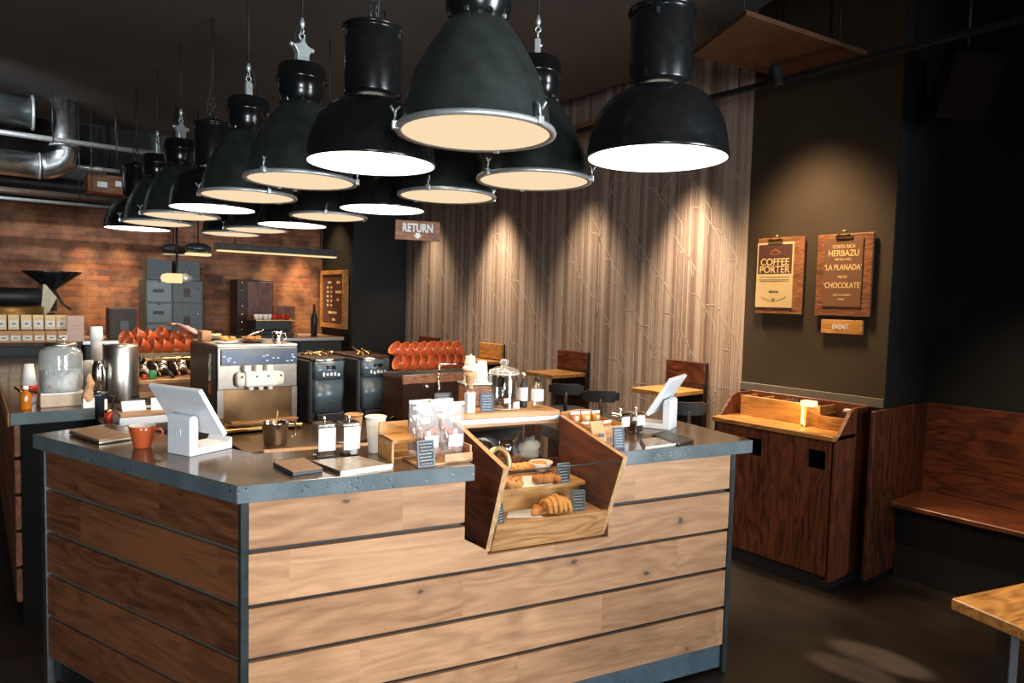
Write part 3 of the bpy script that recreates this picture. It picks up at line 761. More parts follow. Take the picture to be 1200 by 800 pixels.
# ------------------------------------------------------------------ things on the counter
ZT = 1.0005
def scribble(name, w, h, n, M, mat, parent, seed, lh=.30):
    """rows of small chalk dashes too small to read"""
    r = random.Random(seed); m = MB(M)
    for i in range(n):
        z = h*(1-(i+.5)/n); x = -w/2+r.uniform(0,.12)*w; hh = h/n*lh*r.choice((.7,1,1.1))
        while x < w/2-.1*w:
            l = r.uniform(.04,.12)*w
            m.prism([(x,z-hh/2),(x+l,z-hh/2+r.uniform(-.15,.15)*hh),(x+l*.9,z+hh/2),(x+l*.1,z+hh/2*r.uniform(.5,1))],-.0012,0,'y'); x += l+.03*w
    return m.build(name, mat, parent)
def chalk_sign(name, label, loc, w, h, rz, tilt, mat=slate, frame=greyf, n=5, seed=1, strut=True, group=None):
    """small upright card: front faces local -y, leaning back by tilt"""
    t = thing(name, label, 'sign', loc, rz, group)
    R = Matrix.Rotation(-tilt,4,'X')
    MB(R).box(-w/2+.003,w/2-.003,0,.004,.003,h-.003).build('card', mat, t)
    f = MB(R)
    for q in ((-w/2,w/2,0,.005),(-w/2,w/2,h-.005,h)): f.box(q[0],q[1],-.0015,.005,q[2],q[3])
    for x in (-w/2,w/2-.005): f.box(x,x+.005,-.0015,.005,.005,h-.005)
    f.build('frame', frame, t)
    scribble('chalk_writing', w*.8, h*.86, n+2, R@Matrix.Translation((0,-.0004,h*.06)), chalkd, t, seed)
    if strut: MB().prism([(.006,0),(.05,0),(.006+h*.5*math.sin(tilt),h*.5)],-.004,.004,'x').build('stand', greyf, t)
    return t
def tablet(label, loc, rz):
    t = thing('tablet_stand', label, 'tablet stand', loc, rz)
    MB().prism([(0,.0),(.175,.0),(.175,.040),(.168,.040),(.160,.024),(.036,.024),(.034,.030),(.034,.120),(.030,.132),(.018,.138),(.004,.134),(0,.126)],-.058,.058,'y',bev=.003).build('stand_body', white, t)
    d = Vector((.10,0,-.165)).normalized(); n = Vector((.165,0,.10)).normalized(); o_ = Vector((-.022,0,.232))
    L = .195
    def q(s,k): v = o_+d*s+n*k; return (v.x,v.z)
    sc_ = MB().prism([q(0,0),q(L,0),q(L,.016),q(0,.016)],-.132,.132,'y',bev=.004).build('tablet_shell', white, t)
    MB().prism([q(.008,.0161),q(L-.008,.0161),q(L-.008,.0172),q(.008,.0172)],-.124,.124,'y').build('screen', black, t)
    lg = MB()
    lg.tube([(-.0008,-.011,.068),(-.0008,.011,.068),(-.0008,.011,.090),(-.0008,-.011,.090)],.0011,4,closed=True)
    lg.box(-.0015,0,-.004,.004,.075,.083,.0005); lg.build('emblem', plain('light grey print',(.60,.63,.66),.4), t)
    MB().box(.02,.15,-.05,.05,-.0004,.0) if 0 else None
    return t
th = math.radians(24)
p = atz(222.5,535.5,1.0); off = Vector((0,.058,0)); off.rotate(Matrix.Rotation(th,3,'Z'))
tablet('white tablet stand on the counter corner beside the terracotta cup, seen from behind', (p.x+off.x,p.y+off.y,ZT), th)
tablet('white tablet stand in side view at the right end of the counter', (1.85,-.12,ZT), math.radians(113))

# cups
def cup_profile(s=1): return [(0,0),(.027,0),(.029,.004),(.031,.014),(.042,.062),(.0445,.078),(.043,.079),(.0405,.064),(.029,.018),(.0,.012)]
def make_cup(label, loc, rz):
    t = thing('coffee_cup', label, 'cup', loc, rz)
    MB().shell(cup_profile()[:7],n=28).build('cup_body', terra, t)
    MB().shell([(.0436,.0793),(.0402,.064),(.029,.018),(.0005,.013)],n=28).build('white_lining', china, t)
    MB().tube([(.041,0,.062),(.058,0,.066),(.066,0,.055),(.062,0,.038),(.048,0,.028),(.036,0,.028)],.0042,8).build('handle', terra, t)
    return t
make_cup('terracotta coffee cup with white lining on the left of the counter', atz(167,524,1.0)+Vector((0,0,.0005)), math.radians(-20))

def flat_item(name, label, cat, pts, h, mat, z=ZT):
    """a thin slab with four measured corners"""
    P = [atz(x,y,z) for x,y in pts]; c = sum(P,Vector())/4
    t = thing(name,label,cat,(c.x,c.y,z)); return t,[(q.x-c.x,q.y-c.y) for q in P]
# folded notebook computer / case at left
t, q = flat_item('closed_laptop','closed laptop with brown lid lying on the left end of the counter','laptop',((81,509),(116,521),(156,515),(118,504)),.02,None)
MB().prism(q,.002,.010,bev=.002).build('base', galv, t); MB().prism([(x*.99,y*.99) for x,y in q],.0105,.018,bev=.002).build('lid', plain('brown lid',(.30,.17,.09),.4), t)
MB().prism([(x*.9,y*.9) for x,y in q],0,.002).build('feet', rubber, t)
t, q = flat_item('notebook','brown kraft notebook with black edge on the worktop','notebook',((320,546),(343,558),(378,553),(356,541)),.02,None)
MB().prism(q,0,.012,bev=.001).build('page_block', blackm, t); MB().prism(q,.0122,.0145).build('cover', plain('tan cover',(.22,.12,.06),.6), t)
def menu_tray(label, pts):
    t, q = flat_item('menu_clipboard',label,'menu',pts,.01,None)
    MB().prism(q,0,.006).build('board', steel, t); MB().prism([(x*.9,y*.9) for x,y in q],.0062,.0075).build('menu_sheet', plain('grey brown menu print',(.30,.25,.2),.3,0,.6,60), t)
    a,b = Vector((*q[1],.008)),Vector((*q[2],.008)); MB().tube([a,b],.0035,8).build('white_edge', paper, t)
    a,b = Vector((*q[0],.008)),Vector((*q[1],.008)); MB().tube([a,b],.0035,8).build('black_edge', blackm, t)
menu_tray('silver framed menu lying near the front edge of the worktop beside the notebook',((362,542),(399,556),(460,547),(420,536)))
menu_tray('silver framed menu lying on the right worktop in front of the glass canisters',((750,516),(756,527),(796,522),(787,512)))
t, q = flat_item('notebook','black folder lying on the right worktop in front of the tablet','folder',((764,511),(793,523),(813,518),(783,507)),.02,None)
MB().prism(q,0,.008,bev=.001).build('page_block', paper if 0 else blackm, t); MB().prism([(x*1.01,y*1.01) for x,y in q],.0082,.011).build('cover', plain('dark olive cover',(.035,.03,.022),.4), t)

def canister(label, loc, rz, fill, fmat, w=.066, h=.098, group=None):
    t = thing('glass_canister', label, 'canister', loc, rz, group)
    MB().box(-w/2,w/2,-w/2,w/2,0,h,.004).build('glass_body', clear, t)
    MB().box(-w/2+.004,w/2-.004,-w/2+.004,w/2-.004,.003,fill,.006).build('contents', fmat, t)
    MB().box(-w/2+.004,w/2-.004,-w/2-.003,-w/2-.001,h-.085 if fill<.03 else .035,h-.006).build('paper_label', paper, t)
    MB().box(-w/2,w/2,-w/2,w/2,h+.0005,h+.008,.003).build('lid', chrome, t)
    MB().lathe([(0,h+.008),(.004,h+.009),(.004,h+.014),(.008,h+.02),(.006,h+.028),(0,h+.03)],n=12).build('knob', chrome, t)
    return t
rz0 = -A+.12
pa, pb = atz(378,537,1.0), atz(408,535,1.0)
canister('left of the two chrome-lidded canisters with white labels on the worktop',(pa.x+.022,pa.y+.04,ZT),rz0,.02,bean,.066,.108,'canisters by the menu')
canister('right of the two chrome-lidded canisters with white labels on the worktop',(pb.x+.020,pb.y+.04,ZT),rz0,.02,bean,.066,.108,'canisters by the menu')
for (x,y),l in (((729,510),'left'),((747,508),'right')):
    p = atz(x,y,1.0); canister('%s of the two chrome-lidded coffee bean canisters at the right end of the counter'%l,(p.x+.02,p.y+.03,ZT),rz0+.1,.045,bean,.056,.082,'canisters by the right tablet')
p = atz(442,532,1.0)
t = thing('paper_cup','tall white paper cup between the canisters and the wooden snack box','cup',(p.x+.008,p.y+.03,ZT))
MB().lathe([(0,0),(.024,0),(.025,.003),(.036,.128),(.0,.128)],n=24).build('cup_body', plain('off white paper cup',(.72,.66,.56),.6), t)
MB().torus((0,0,.129),.0365,.003,n=24).build('rim', paper, t)
p = atz(430,527,1.0)
t = thing('kraft_cup','brown kraft cup half hidden behind the white paper cup','cup',(p.x-.005,p.y+.10,ZT))
MB().lathe([(0,0),(.024,0),(.032,.115),(0,.115)],n=24).build('cup_body', kraft, t); MB().torus((0,0,.116),.0325,.003,n=24).build('rim', kraft, t)

# snack box with bags
pb = cw(.63,.10,ZT)
t = thing('snack_box','light wooden box with open front tray holding snack bags','wooden box',pb,-A+.10)
b = MB().box(-.155,-.045,.045,.13,0,.008).box(-.155,-.147,-.0,.13,0,.075).box(-.155,-.045,.122,.13,0,.118,.002).box(-.155,-.05,.0,.125,.066,.075)
b.build('stepped_side', ochrex, t)
b = MB().box(-.10,.105,-.09,.13,0,.006).box(-.10,-.07,-.09,-.083,0,.032).box(-.0,.105,-.09,-.083,0,.032).box(.098,.105,-.083,.13,0,.055).prism([(-.083,.032),(-.083,.0),(.13,0),(.13,.075)],.098,.105,'x')
b.build('tray', beech, t)
def snack_bag(label, loc, rz, w=.088, h=.195):
    g = thing('snack_bag', label, 'snack bag', loc, rz, 'clear snack bags in the wooden box')
    n = 9; m = MB(); 
    def sec(z):
        k = z/h; d = .026*math.sin(PI*min(1,k*1.25+.12))**.7 if k < .72 else .026*max(.04,(1-k)/.28*.55)
        return d
    zs = [h*i/10 for i in range(11)]; V=[]; Fc=[]
    for z in zs:
        d = sec(z)
        for k in range(12):
            a = 2*PI*k/12; ww = w/2*(1 if z > .01 else .9)
            V.append((ww*math.copysign(abs(math.cos(a))**.6,math.cos(a)), d*math.sin(a), z))
    for i in range(10):
        for k in range(12): Fc.append((i*12+k,i*12+(k+1)%12,(i+1)*12+(k+1)%12,(i+1)*12+k))
    m._add(V,Fc,True); m.build('film', film, g)
    c = MB(); r = random.Random(label)
    for i in range(26):
        z = r.uniform(.012,.105); c.blob((r.uniform(-.028,.028),r.uniform(-.011,.011),z),(.010,.008,.009),(8,6),0,.3,30,i)
    c.build('sweets', nuts, g)
    MB().box(-.026,.026,-.0315,-.0295,.045,.085).build('paper_label', paper, g)
    MB().box(-w/2,w/2,-.002,.002,h-.012,h,.001).build('sealed_top', plain('silvery film seal',(.70,.69,.66),.3,.2), g)
for (u,v,r_,l) in ((-.035,-.02,.06,'clear snack bag with white label, left in the wooden box behind the chalk sign'),(.055,-.03,-.05,'clear snack bag with white label, right in the wooden box next to the pastry case'),(-.03,.055,.1,'clear snack bag at the back left of the wooden box'),(.05,.045,0,'clear snack bag at the back right of the wooden box')):
    o = Vector((u,v,.0065)); o.rotate(Matrix.Rotation(-A+.1,3,'Z')); snack_bag(l, pb+o, -A+.1+r_)
p = atz(500,547,1.0); chalk_sign('price_sign','grey framed chalk price sign leaning on the snack box',(p.x,p.y,ZT),.062,.088,-A+.12,.16,slate,plain('blue grey frame',(.085,.11,.125),.5),5,3)

# display case contents
zl, zu = .7705, .8625
def pastry(label, loc, kind, rz=0, s=1, cat='pastry'):
    t = thing(kind, label, cat, loc, rz); r = random.Random(label)
    return t
def C3(px,py,z): return atz(px,py,z)
p = C3(600,572,zu); t = thing('cookie','round golden cookie on the upper shelf at the left of the pastry case','cookie',(p.x,p.y,zu))
MB().blob((0,0,.022),(.043,.043,.021),(20,12),0,.25,40,1).build('crust', crust, t)
c = MB(); r = random.Random(4)
for i in range(14): a=r.uniform(0,6.28); q=r.uniform(0,.034); c.blob((q*math.cos(a),q*math.sin(a),.022+.021*math.sqrt(1-(q/.043)**2)),.004,(6,5))
c.build('topping', crustd, t)
p = C3(612,556,zu); t = thing('baguette_slice','long golden baked stick at the back of the upper shelf','pastry',(p.x+.03,p.y+.02,zu+.004),-A+.02)
m = MB()
for i in range(7): m.blob((-.075+.025*i,0,.02),(.022,.026,.019),(14,8),0,.25,40,i)
m.build('crust', crust, t); MB().box(-.11,.10,-.032,.05,-.004,.001,.001).build('wooden_tray', beech, t)
p = C3(640,566,zu); t = thing('pastry','golden knotted pastry beside the chalk sign on the upper shelf','pastry',(p.x,p.y,zu+.001),-A)
m = MB()
for i in range(6): m.blob((-.04+.016*i,.008*math.sin(i*2.1),.018),(.018,.026,.018),(12,8),0,.25,40,i+3)
m.build('crust', crustd, t)
p = cw(1.09,.035); t = thing('pastry','large glazed laminated pastry at the front of the lower deck','pastry',(p.x,p.y,zl),-A-.1)
m = MB(); m.blob((0,0,.034),(.052,.036,.034),(18,12),0,.18,40,3)
for i in range(5):
    pts = []
    for k in range(9): a = PI*k/8; pts.append((-.042+.02*i+.004*math.cos(a),-.038*math.cos(a)*1.0,.016+.052*math.sin(a)*(1-abs(i-2)*.16)))
    m.tube(pts,.009,7)
m.build('crust', crust, t)
p = cw(1.03,.062); t = thing('pastry','triangular brown pastry half behind the white paper on the lower deck','pastry',(p.x,p.y,zl),-A)
MB().prism([(-.045,-.03),(.04,-.03),(.0,.04)],.001,.03,bev=.008).build('crust', crustd, t)
for pts,z,l in ((((594,607),(636,606),(622,588),(597,589)),zl,'white greaseproof paper on the lower deck of the pastry case'),(((612,571),(648,567),(636,557),(612,558)),zu,'white greaseproof paper on the upper shelf of the pastry case')):
    P = [atz(x,y,z+.001) for x,y in pts]; c = sum(P,Vector())/4
    o = MB().prism([(q.x-c.x,q.y-c.y) for q in P],0,.0015).build('baking_paper', paper, None, (c.x,c.y,z+.0005)); tag(o,l,'paper')
p = C3(661,566,zu); chalk_sign('price_sign','black chalk price sign standing on the upper shelf of the pastry case',(p.x,p.y,zu),.055,.078,-A,.12,slate,greyf,4,5)
p = cw(1.19,.035); chalk_sign('price_sign','black chalk price sign at the right of the lower deck in the pastry case',(p.x,p.y,zl),.052,.078,-A-.15,.15,slate,greyf,4,6)
p = cw(.852,.01); chalk_sign('price_sign','narrow blue chalk price sign at the left end of the lower deck',(p.x,p.y,zl),.04,.068,-A+.5,.12,slateb,greyf,4,7)
rg = cw(.955,.26,zu); t = thing('cake_ring','brass-coloured cake ring standing in the pastry case','cake ring',rg,-A+.35)
MB().shell([(.062,-.012),(.062,.012),(.048,.014),(.046,-.012),(.062,-.012)],n=36).build('ring', plain('dull brass',(.55,.42,.22),.3,.7), t).matrix_local = Matrix.Translation((0,0,.0625))@Matrix.Rotation(PI/2-.25,4,'X')
p = cw(1.16,.29,zu); t = thing('white_bowl','white bowl at the back right of the pastry case','bowl',p)
MB().lathe([(0,0),(.02,0),(.024,.004),(.05,.04),(.0485,.042),(.022,.008),(0,.006)],n=24).build('bowl', china, t)

# on the top shelf of the case
zs = 1.1005
p = atz(552,484,1.1); t = thing('ice_cream_cone','model soft ice cream cone on clear stand on the pastry case','ice cream model',(p.x,p.y+.01,zs))
MB().box(-.019,.019,-.012,.012,0,.082,.001).build('stand_block', plain('pale blue print block',(.52,.60,.66),.3), t)
MB().lathe([(0,.0825),(.014,.0825),(.019,.10),(.022,.118),(.0,.118)],n=16).build('cone_socket', clear, t)
MB().lathe([(0,.094),(.013,.096),(.021,.148),(.026,.152),(.026,.166),(0,.168)],n=20).build('cone', kraft, t)
sw = MB(); pts=[]; rs=[]
for i in range(46):
    k=i/45; a=k*6*PI*1.05; R_=.024*(1-k)**.8; pts.append((R_*math.cos(a),R_*math.sin(a),.170+.066*k)); rs.append(.0135*(1-k*.75))
sw.tube(pts,rs,8); sw.build('swirl', plain('soft cream',(.85,.74,.58),.4,0,.04), t)
p = atz(529,484,1.1); chalk_sign('price_sign','black chalk sign behind the snack bags on the pastry case',(p.x-.005,p.y+.05,1.1005),.075,.075,-A+.1,.12,slate,blackm,5,8)
p = atz(571,483,1.1); chalk_sign('price_sign','blue grey card sign leaning beside the glass jar',(p.x,p.y,zs),.056,.078,-A-.15,.2,slateb,slateb,4,9)
p = atz(597,481,1.1); jr = thing('glass_jar','large clear glass jar with knobbed lid on the pastry case','glass jar',(p.x+.01,p.y+.055,zs))
MB().shell([(.0005,.003),(.062,.003),(.066,.008),(.066,.135),(.060,.146),(.058,.15)],n=36).shell([(.058,.15),(.061,.004)],n=36).build('glass_body', clear, jr)
lb = MB(); lb.lathe([(0,.1505),(.062,.1505),(.064,.156),(.062,.164),(.035,.176),(.014,.18),(.012,.185),(.020,.192),(.020,.203),(.012,.210),(0,.212)],n=32); lb.build('lid', glass('lid glass',(.9,.86,.78),.9,.12), jr)
MB().torus((0,0,.15),.063,.004,n=36).torus((0,0,.006),.063,.003,n=36).build('glass_rim', glass('rim glass',(.9,.9,.88),.9,.25), jr)
cnt2 = MB(); r = random.Random(5)
for i in range(16): cnt2.blob((r.uniform(-.04,.04),r.uniform(-.04,.04),.016+r.uniform(0,.02)),(.013,.011,.010),(10,7),0,.2,40,i)
cnt2.build('chocolates', bean, jr)
mw = MB(); mw.cbox((-.02,-.045,.04),(.022,.004,.02)); mw.cbox((.028,-.052,.018),(.03,.004,.03)); mw.build('paper_tag', paper, jr)
def bottle(label, p, r_, h, bodymat, capmat, lab=True):
    t = thing('bottle', label, 'bottle', p)
    MB().lathe([(0,0),(r_*.93,0),(r_,.006),(r_,h*.6),(r_*.8,h*.7),(r_*.42,h*.76),(r_*.40,h*.84),(0,h*.84)],n=22).build('bottle_body', bodymat, t)
    MB().lathe([(0,h*.84),(r_*.52,h*.84),(r_*.52,h*.97),(r_*.4,h),(0,h)],n=18).build('cap', capmat, t)
    if lab: MB().shell([(r_+.0008,.03),(r_+.0008,h*.58)],n=22).build('paper_label', paper, t)
    return t
p = atz(633,478,1.1); bottle('white labelled bottle with black cap on the right of the pastry case',(p.x,p.y+.02,zs),.026,.135,clear,blackm)
p = atz(609,480,1.1); bottle('dark slim bottle with chrome cap beside the glass jar',(p.x+.055,p.y+.045,zs),.018,.150,blackm,chrome)
cbx = cw(.985,.56,1.1005)
t = thing('cup_caddy','brown wooden caddy behind the ice cream model carrying paper cups','cup caddy',cbx,-A)
MB().box(-.07,.045,-.04,.04,0,.095,.004).build('box', signx, t); MB().box(-.075,.05,-.045,.045,.0955,.105,.002).build('tray', galv, t)
for dx,n_,l in ((-.035,2,'taller stack of white paper cups turned upside down on the caddy'),(.02,1,'shorter stack of white paper cups turned upside down on the caddy')):
    o = Vector((dx,0,.1055)); o.rotate(Matrix.Rotation(-A,3,'Z'))
    t = thing('paper_cup_stack', l, 'paper cups', cbx+o)
    for i in range(n_+1):
        z = i*.022; MB().lathe([(0,z+.066),(.019,z+.066),(.020,z+.063),(.027,z+.002),(.028,z),(.026,z),(.018,z+.060),(0,z+.061)],n=20).build('cup', paper, t)

# crate of wrapped biscuits right of the case
cr = cw(1.41,.32,ZT); t = thing('biscuit_crate','paper-lined wooden crate of wrapped biscuits right of the pastry case','crate',cr,-A)
b = MB().box(-.12,.11,-.13,.14,0,.008).box(-.12,-.112,-.13,.14,.008,.06).box(.102,.11,-.13,.14,.008,.06).box(-.112,.102,.132,.14,.008,.075).box(-.112,.102,-.13,-.122,.008,.05)
b.build('crate_body', ochrex, t)
t.scale = (.78,.9,1)
MB().prism([(-.118,.03),(-.10,.075),(.0,.085),(.09,.082),(.118,.05),(.10,.0),(.0,.012),(-.10,.012)],.10,.13,'y').build('paper_lining', kraft, t)
k = 0
for j in range(2):
    for i in range(3):
        o = Vector((-.057+.052*i,-.06+.09*j,.0105+.028*j)); o.rotate(Matrix.Rotation(-A,3,'Z'))
        w_ = thing('wrapped_biscuit','%s biscuit in clear wrapper with round label, %s row of the crate'%(('left','middle','right')[i],('front','back')[j]),'biscuit',cr+o,-A+.1*i,'wrapped biscuits in the crate'); w_.scale = (.82,.82,.9)
        MB().box(-.027,.027,-.017,.017,.0,.046,.012,0,2).build('biscuit', (nuts,crust,crustd)[k%3], w_)
        MB().lathe([(0,-.001),(.015,-.001),(.015,.0),(0,.0005)],c=(0,-.0185,.024),n=16,axis='y').build('round_label', cream, w_)
        MB().box(-.028,.028,-.002,.002,.044,.058,.001).build('wrapper_seal', paper, w_); k += 1
p = atz(712,520,1.0); t = thing('kraft_bag','small folded kraft bag leaning on the biscuit crate','paper bag',(p.x+.005,p.y+.05,ZT),-A)
MB().prism([(-.01,0),(.02,0),(.035,.075),(.028,.078)],-.03,.03,'x').build('bag', kraft, t)
MB().box(-.012,.012,-.016,-.013,.02,.035).build('card', slateb, t)
p = atz(727,526,1.0); chalk_sign('price_sign','blue grey chalk sign at the right side of the pastry case',(p.x,p.y+.005,ZT),.046,.082,-A-.1,.18,slateb,slateb,5,11)
p = atz(700,515,1.0); chalk_sign('price_tag','small blue price tag in front of the biscuit crate',(p.x+.0,p.y+.03,ZT+.0),.034,.034,-A,.2,slateb,greyf,2,12)

# things stowed behind the pane of the display case
zr = .8685
t = thing('tape_roll','black tape roll standing behind the pane of the pastry case','tape roll',cw(.99,.46,zr),-A+.2)
MB().torus((0,0,.062),.046,.015,'y',28,8).build('roll', rubber, t)
t = thing('paper_bag','crumpled white paper bag behind the pane at the right of the pastry case','paper bag',cw(1.19,.45,zr),-A)
MB().blob((0,0,.05),(.05,.04,.052),(16,12),0,.5,45,4).build('bag', paper, t)
t = thing('scoop','steel scoop lying behind the pane of the pastry case','scoop',cw(1.09,.47,zr),-A+.5)
MB().lathe([(0,0),(.03,.0),(.034,.05),(.036,.09),(.032,.09),(.028,.006),(0,.006)],n=20).build('cup', chrome, t); MB().tube([(.03,0,.06),(.07,0,.09),(.10,0,.12)],.006,6).build('handle', beech, t)
t = thing('white_plate_stack','small stack of white plates behind the pane of the pastry case','plates',cw(.88,.46,zr))
for i in range(4): MB().lathe([(0,.002+i*.012),(.03,.002+i*.012),(.05,.012+i*.012),(.048,.0135+i*.012),(0,.006+i*.012)],n=24).build('plate', china, t)

# ------------------------------------------------------------------ inner work counters
def work_counter(name,label,x0,x1,y0,y1,z,top,body,ov=.02):
    t = thing(name,label,'counter',((x0+x1)/2,(y0+y1)/2,0)); a,b = (x1-x0)/2,(y1-y0)/2
    MB().box(-a,a,-b,b,z-.035,z,.003).build('counter_top', top, t)
    MB().box(-a+ov,a-ov,-b+ov,b-ov,.08,z-.035).build('cabinet_body', body, t)
    d = MB(); n = max(2,int((x1-x0)/.45)); w_ = (2*a-2*ov)/n
    for i in range(n): d.box(-a+ov+i*w_+.006,-a+ov+(i+1)*w_-.006,-b+ov-.014,-b+ov,.10,z-.05,.003)
    d.build('door_fronts', body, t)
    MB().box(-a+.05,a-.05,-b+.05,b-.05,0,.08).build('plinth', blackm, t); return t
work_counter('back_bar_counter','dark inner work counter carrying the ice cream machine and coffee grinders',.345,2.0,1.08,2.12,.84,plain('worn brown steel',(.11,.07,.045),.35,.5),blackm)
work_counter('left_work_counter','inner work counter behind the glass drinks jar carrying the paper tray',-.155,.34,1.40,2.115,.95,plain('worn brown steel',(.11,.07,.045),.35,.5),blackm)
work_counter('left_work_counter','inner work counter carrying the steel urn and the left espresso machine',-.155,.62,2.13,3.1,.95,plain('worn brown steel',(.11,.07,.045),.35,.5),blackm)
lc = thing('left_bar_counter','plank-sided bar counter running back on the far left with grey top','bar counter',(-.32,3.1,0))
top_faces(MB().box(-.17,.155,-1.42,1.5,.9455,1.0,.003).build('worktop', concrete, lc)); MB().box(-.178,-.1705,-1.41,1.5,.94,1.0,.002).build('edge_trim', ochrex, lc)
MB().box(-.13,.15,-1.38,1.5,.0,.945).build('carcass', matt, lc)
q = MB()
for z in pz: q.box(-.155,-.131,-1.38,1.5,z+.007,z+.161,.003)
q.build('side_cladding', wood('stained pine boards',(.10,.035,.016),(.26,.10,.045),1,.42,(.1685,.114,.8),1.0,.5), lc)
work_counter('rear_counter','steel-topped counter along the brick wall at the back',.16,2.64,5.05,5.86,1.10,steel,blackm)

# soft ice cream machine
mx0,mx1,my,mz = .36,.775,1.60,.84
im = thing('ice_cream_machine','steel soft ice cream machine with blue control strip on the inner counter','ice cream machine',((mx0+mx1)/2,my,mz+.0005))
W2 = (mx1-mx0)/2
MB().box(-W2-.004,W2+.004,.0,.52,.03,.44,.006).build('side_casing', blackm, im)
MB().box(-W2,W2,-.012,0,.22,.44,.004).box(-W2,-W2+.03,-.012,0,.03,.22).box(W2-.03,W2,-.012,0,.03,.22).build('front_panel', plain('dull front steel',(.24,.21,.175),.38,.9,.15,30), im)
MB().box(-W2+.03,W2-.03,-.006,0,.03,.22).build('splash_panel', plain('steel with painted copper reflection',(.22,.125,.06),.3,1.,.35,7), im)  # copper-brown reflection painted into the colour of the steel recess
MB().box(-W2,W2,-.015,.5,.44,.452,.003).build('top_lid', beech if 0 else steel, im)
cp = MB().box(-W2+.015,W2-.002,-.02,-.012,.345,.432,.003).build('control_panel', plain('grey control strip',(.035,.042,.055),.35), im)
MB().box(-W2+.02,-.085,-.022,-.020,.352,.418).box(-.075,.115,-.022,-.020,.352,.392).box(.12,W2-.006,-.022,-.020,.352,.418).build('display', navy, cp)
d = MB(); r = random.Random(3)
for x0_,x1_ in ((-W2+.03,-.095),(-.06,.10),(.13,W2-.012)):
    for i in range(5): x=r.uniform(x0_,x1_); z=r.uniform(.36,.40); d.box(x-.006,x+.006,-.0232,-.022,z-.003,z+.003)
d.build('display_marks', plain('pale blue marks',(.45,.58,.72),.5), cp)
hd = MB().box(-.085,.085,-.075,-.012,.235,.315,.012,seg=2).box(-.125,-.07,-.06,-.012,.235,.31,.02,seg=2).box(.07,.125,-.06,-.012,.235,.31,.02,seg=2).build('dispensing_head', plain('ivory plastic',(.74,.70,.62),.35,0,.03), im)
q = MB()
for x in (-.07,-.012,.045): q.box(x-.016,x+.016,-.06,-.012,.315,.345,.003)
q.build('draw_lever', plain('ivory plastic',(.74,.70,.62),.35), hd)
q = MB()
for x in (-.10,-.03,.03,.10): q.cyl((x,-.077 if abs(x)<.08 else -.062,.29),(x,-.07,.29),.006,n=10)
q.build('knob_bolt', greyf, hd)
q = MB()
for x in (-.05,0,.05): q.lathe([(.012,.215),(.016,.236),(0,.236)],c=(x,-.045,0),n=12)
q.build('nozzle', white, hd)
MB().box(-W2,W2,-.10,-.012,.012,.03,.004).build('drip_tray', brass, im); MB().box(-W2+.06,W2-.01,-.06,-.012,.045,.055,.002).build('tray_rail', beech, im)
q = MB()
for x in (-W2+.04,W2-.04):
    for y in (.04,.46): MB().cyl((x,y,0),(x,y,.03),.018).build('foot', rubber, im)
MB().box(-W2-.008,-W2-.004,.09,.12,.26,.40).build('side_latch', chrome, im); MB().box(-W2-.009,-W2-.004,.09,.12,.19,.25).build('side_tag', amber, im)
# on its top
zt = mz+.453
def plate_of(label,x,y,z,n,mat,r_=.065):
    t = thing('plate',label,'plate of biscuits',(x,y,z)); MB().lathe([(0,0),(r_*.6,0),(r_,.010),(r_-.003,.012),(r_*.6,.004),(0,.004)],n=24).build('plate', china if mat is crust else blackm, t)
    m = MB(); r = random.Random(label)
    for i in range(n): a=r.uniform(0,6.28); q=r.uniform(0,r_*.65); m.blob((q*math.cos(a),q*math.sin(a),.016+r.uniform(0,.014)),(.018,.015,.008),(10,6),0,.2,40,i)
    m.build('biscuits', mat, t)
plate_of('white plate of golden biscuits on top of the ice cream machine, left',.44,1.72,zt,12,crust)
plate_of('black plate of dark biscuits on top of the ice cream machine, middle',.58,1.74,zt,16,crustd)
t = thing('steel_tumbler','shiny steel tumbler on the right of the ice cream machine top','tumbler',(.70,1.68,zt)); MB().lathe([(0,0),(.026,0),(.028,.005),(.030,.062),(.027,.062),(.024,.006),(0,.004)],n=20).build('tumbler_body', chrome, t); MB().tube([(.028,0,.05),(.046,0,.05),(.046,0,.018),(.027,0,.015)],.003,6).build('handle', chrome, t)
t = thing('wooden_block','small light wooden block at the left edge of the ice cream machine top','block',(.385,1.95,zt)); MB().box(-.02,.03,-.05,.05,0,.055,.004).build('block', beech, t)
plate_of('black tray of round cream biscuits behind the ice cream machine top',.45,2.0,zt,14,plain('pale biscuit',(.68,.50,.27),.6,0,.25,40),.085)
t = thing('serving_tongs','steel serving tongs lying on biscuits on the ice cream machine','tongs',(.58,1.70,zt+.035)); MB().tube([(-.06,0,0),(.02,.01,.02),(.05,.0,.035)],.004,6).tube([(-.06,.01,0),(.02,.03,.015),(.05,.0,.035)],.004,6).build('tong_arms', chrome, t)

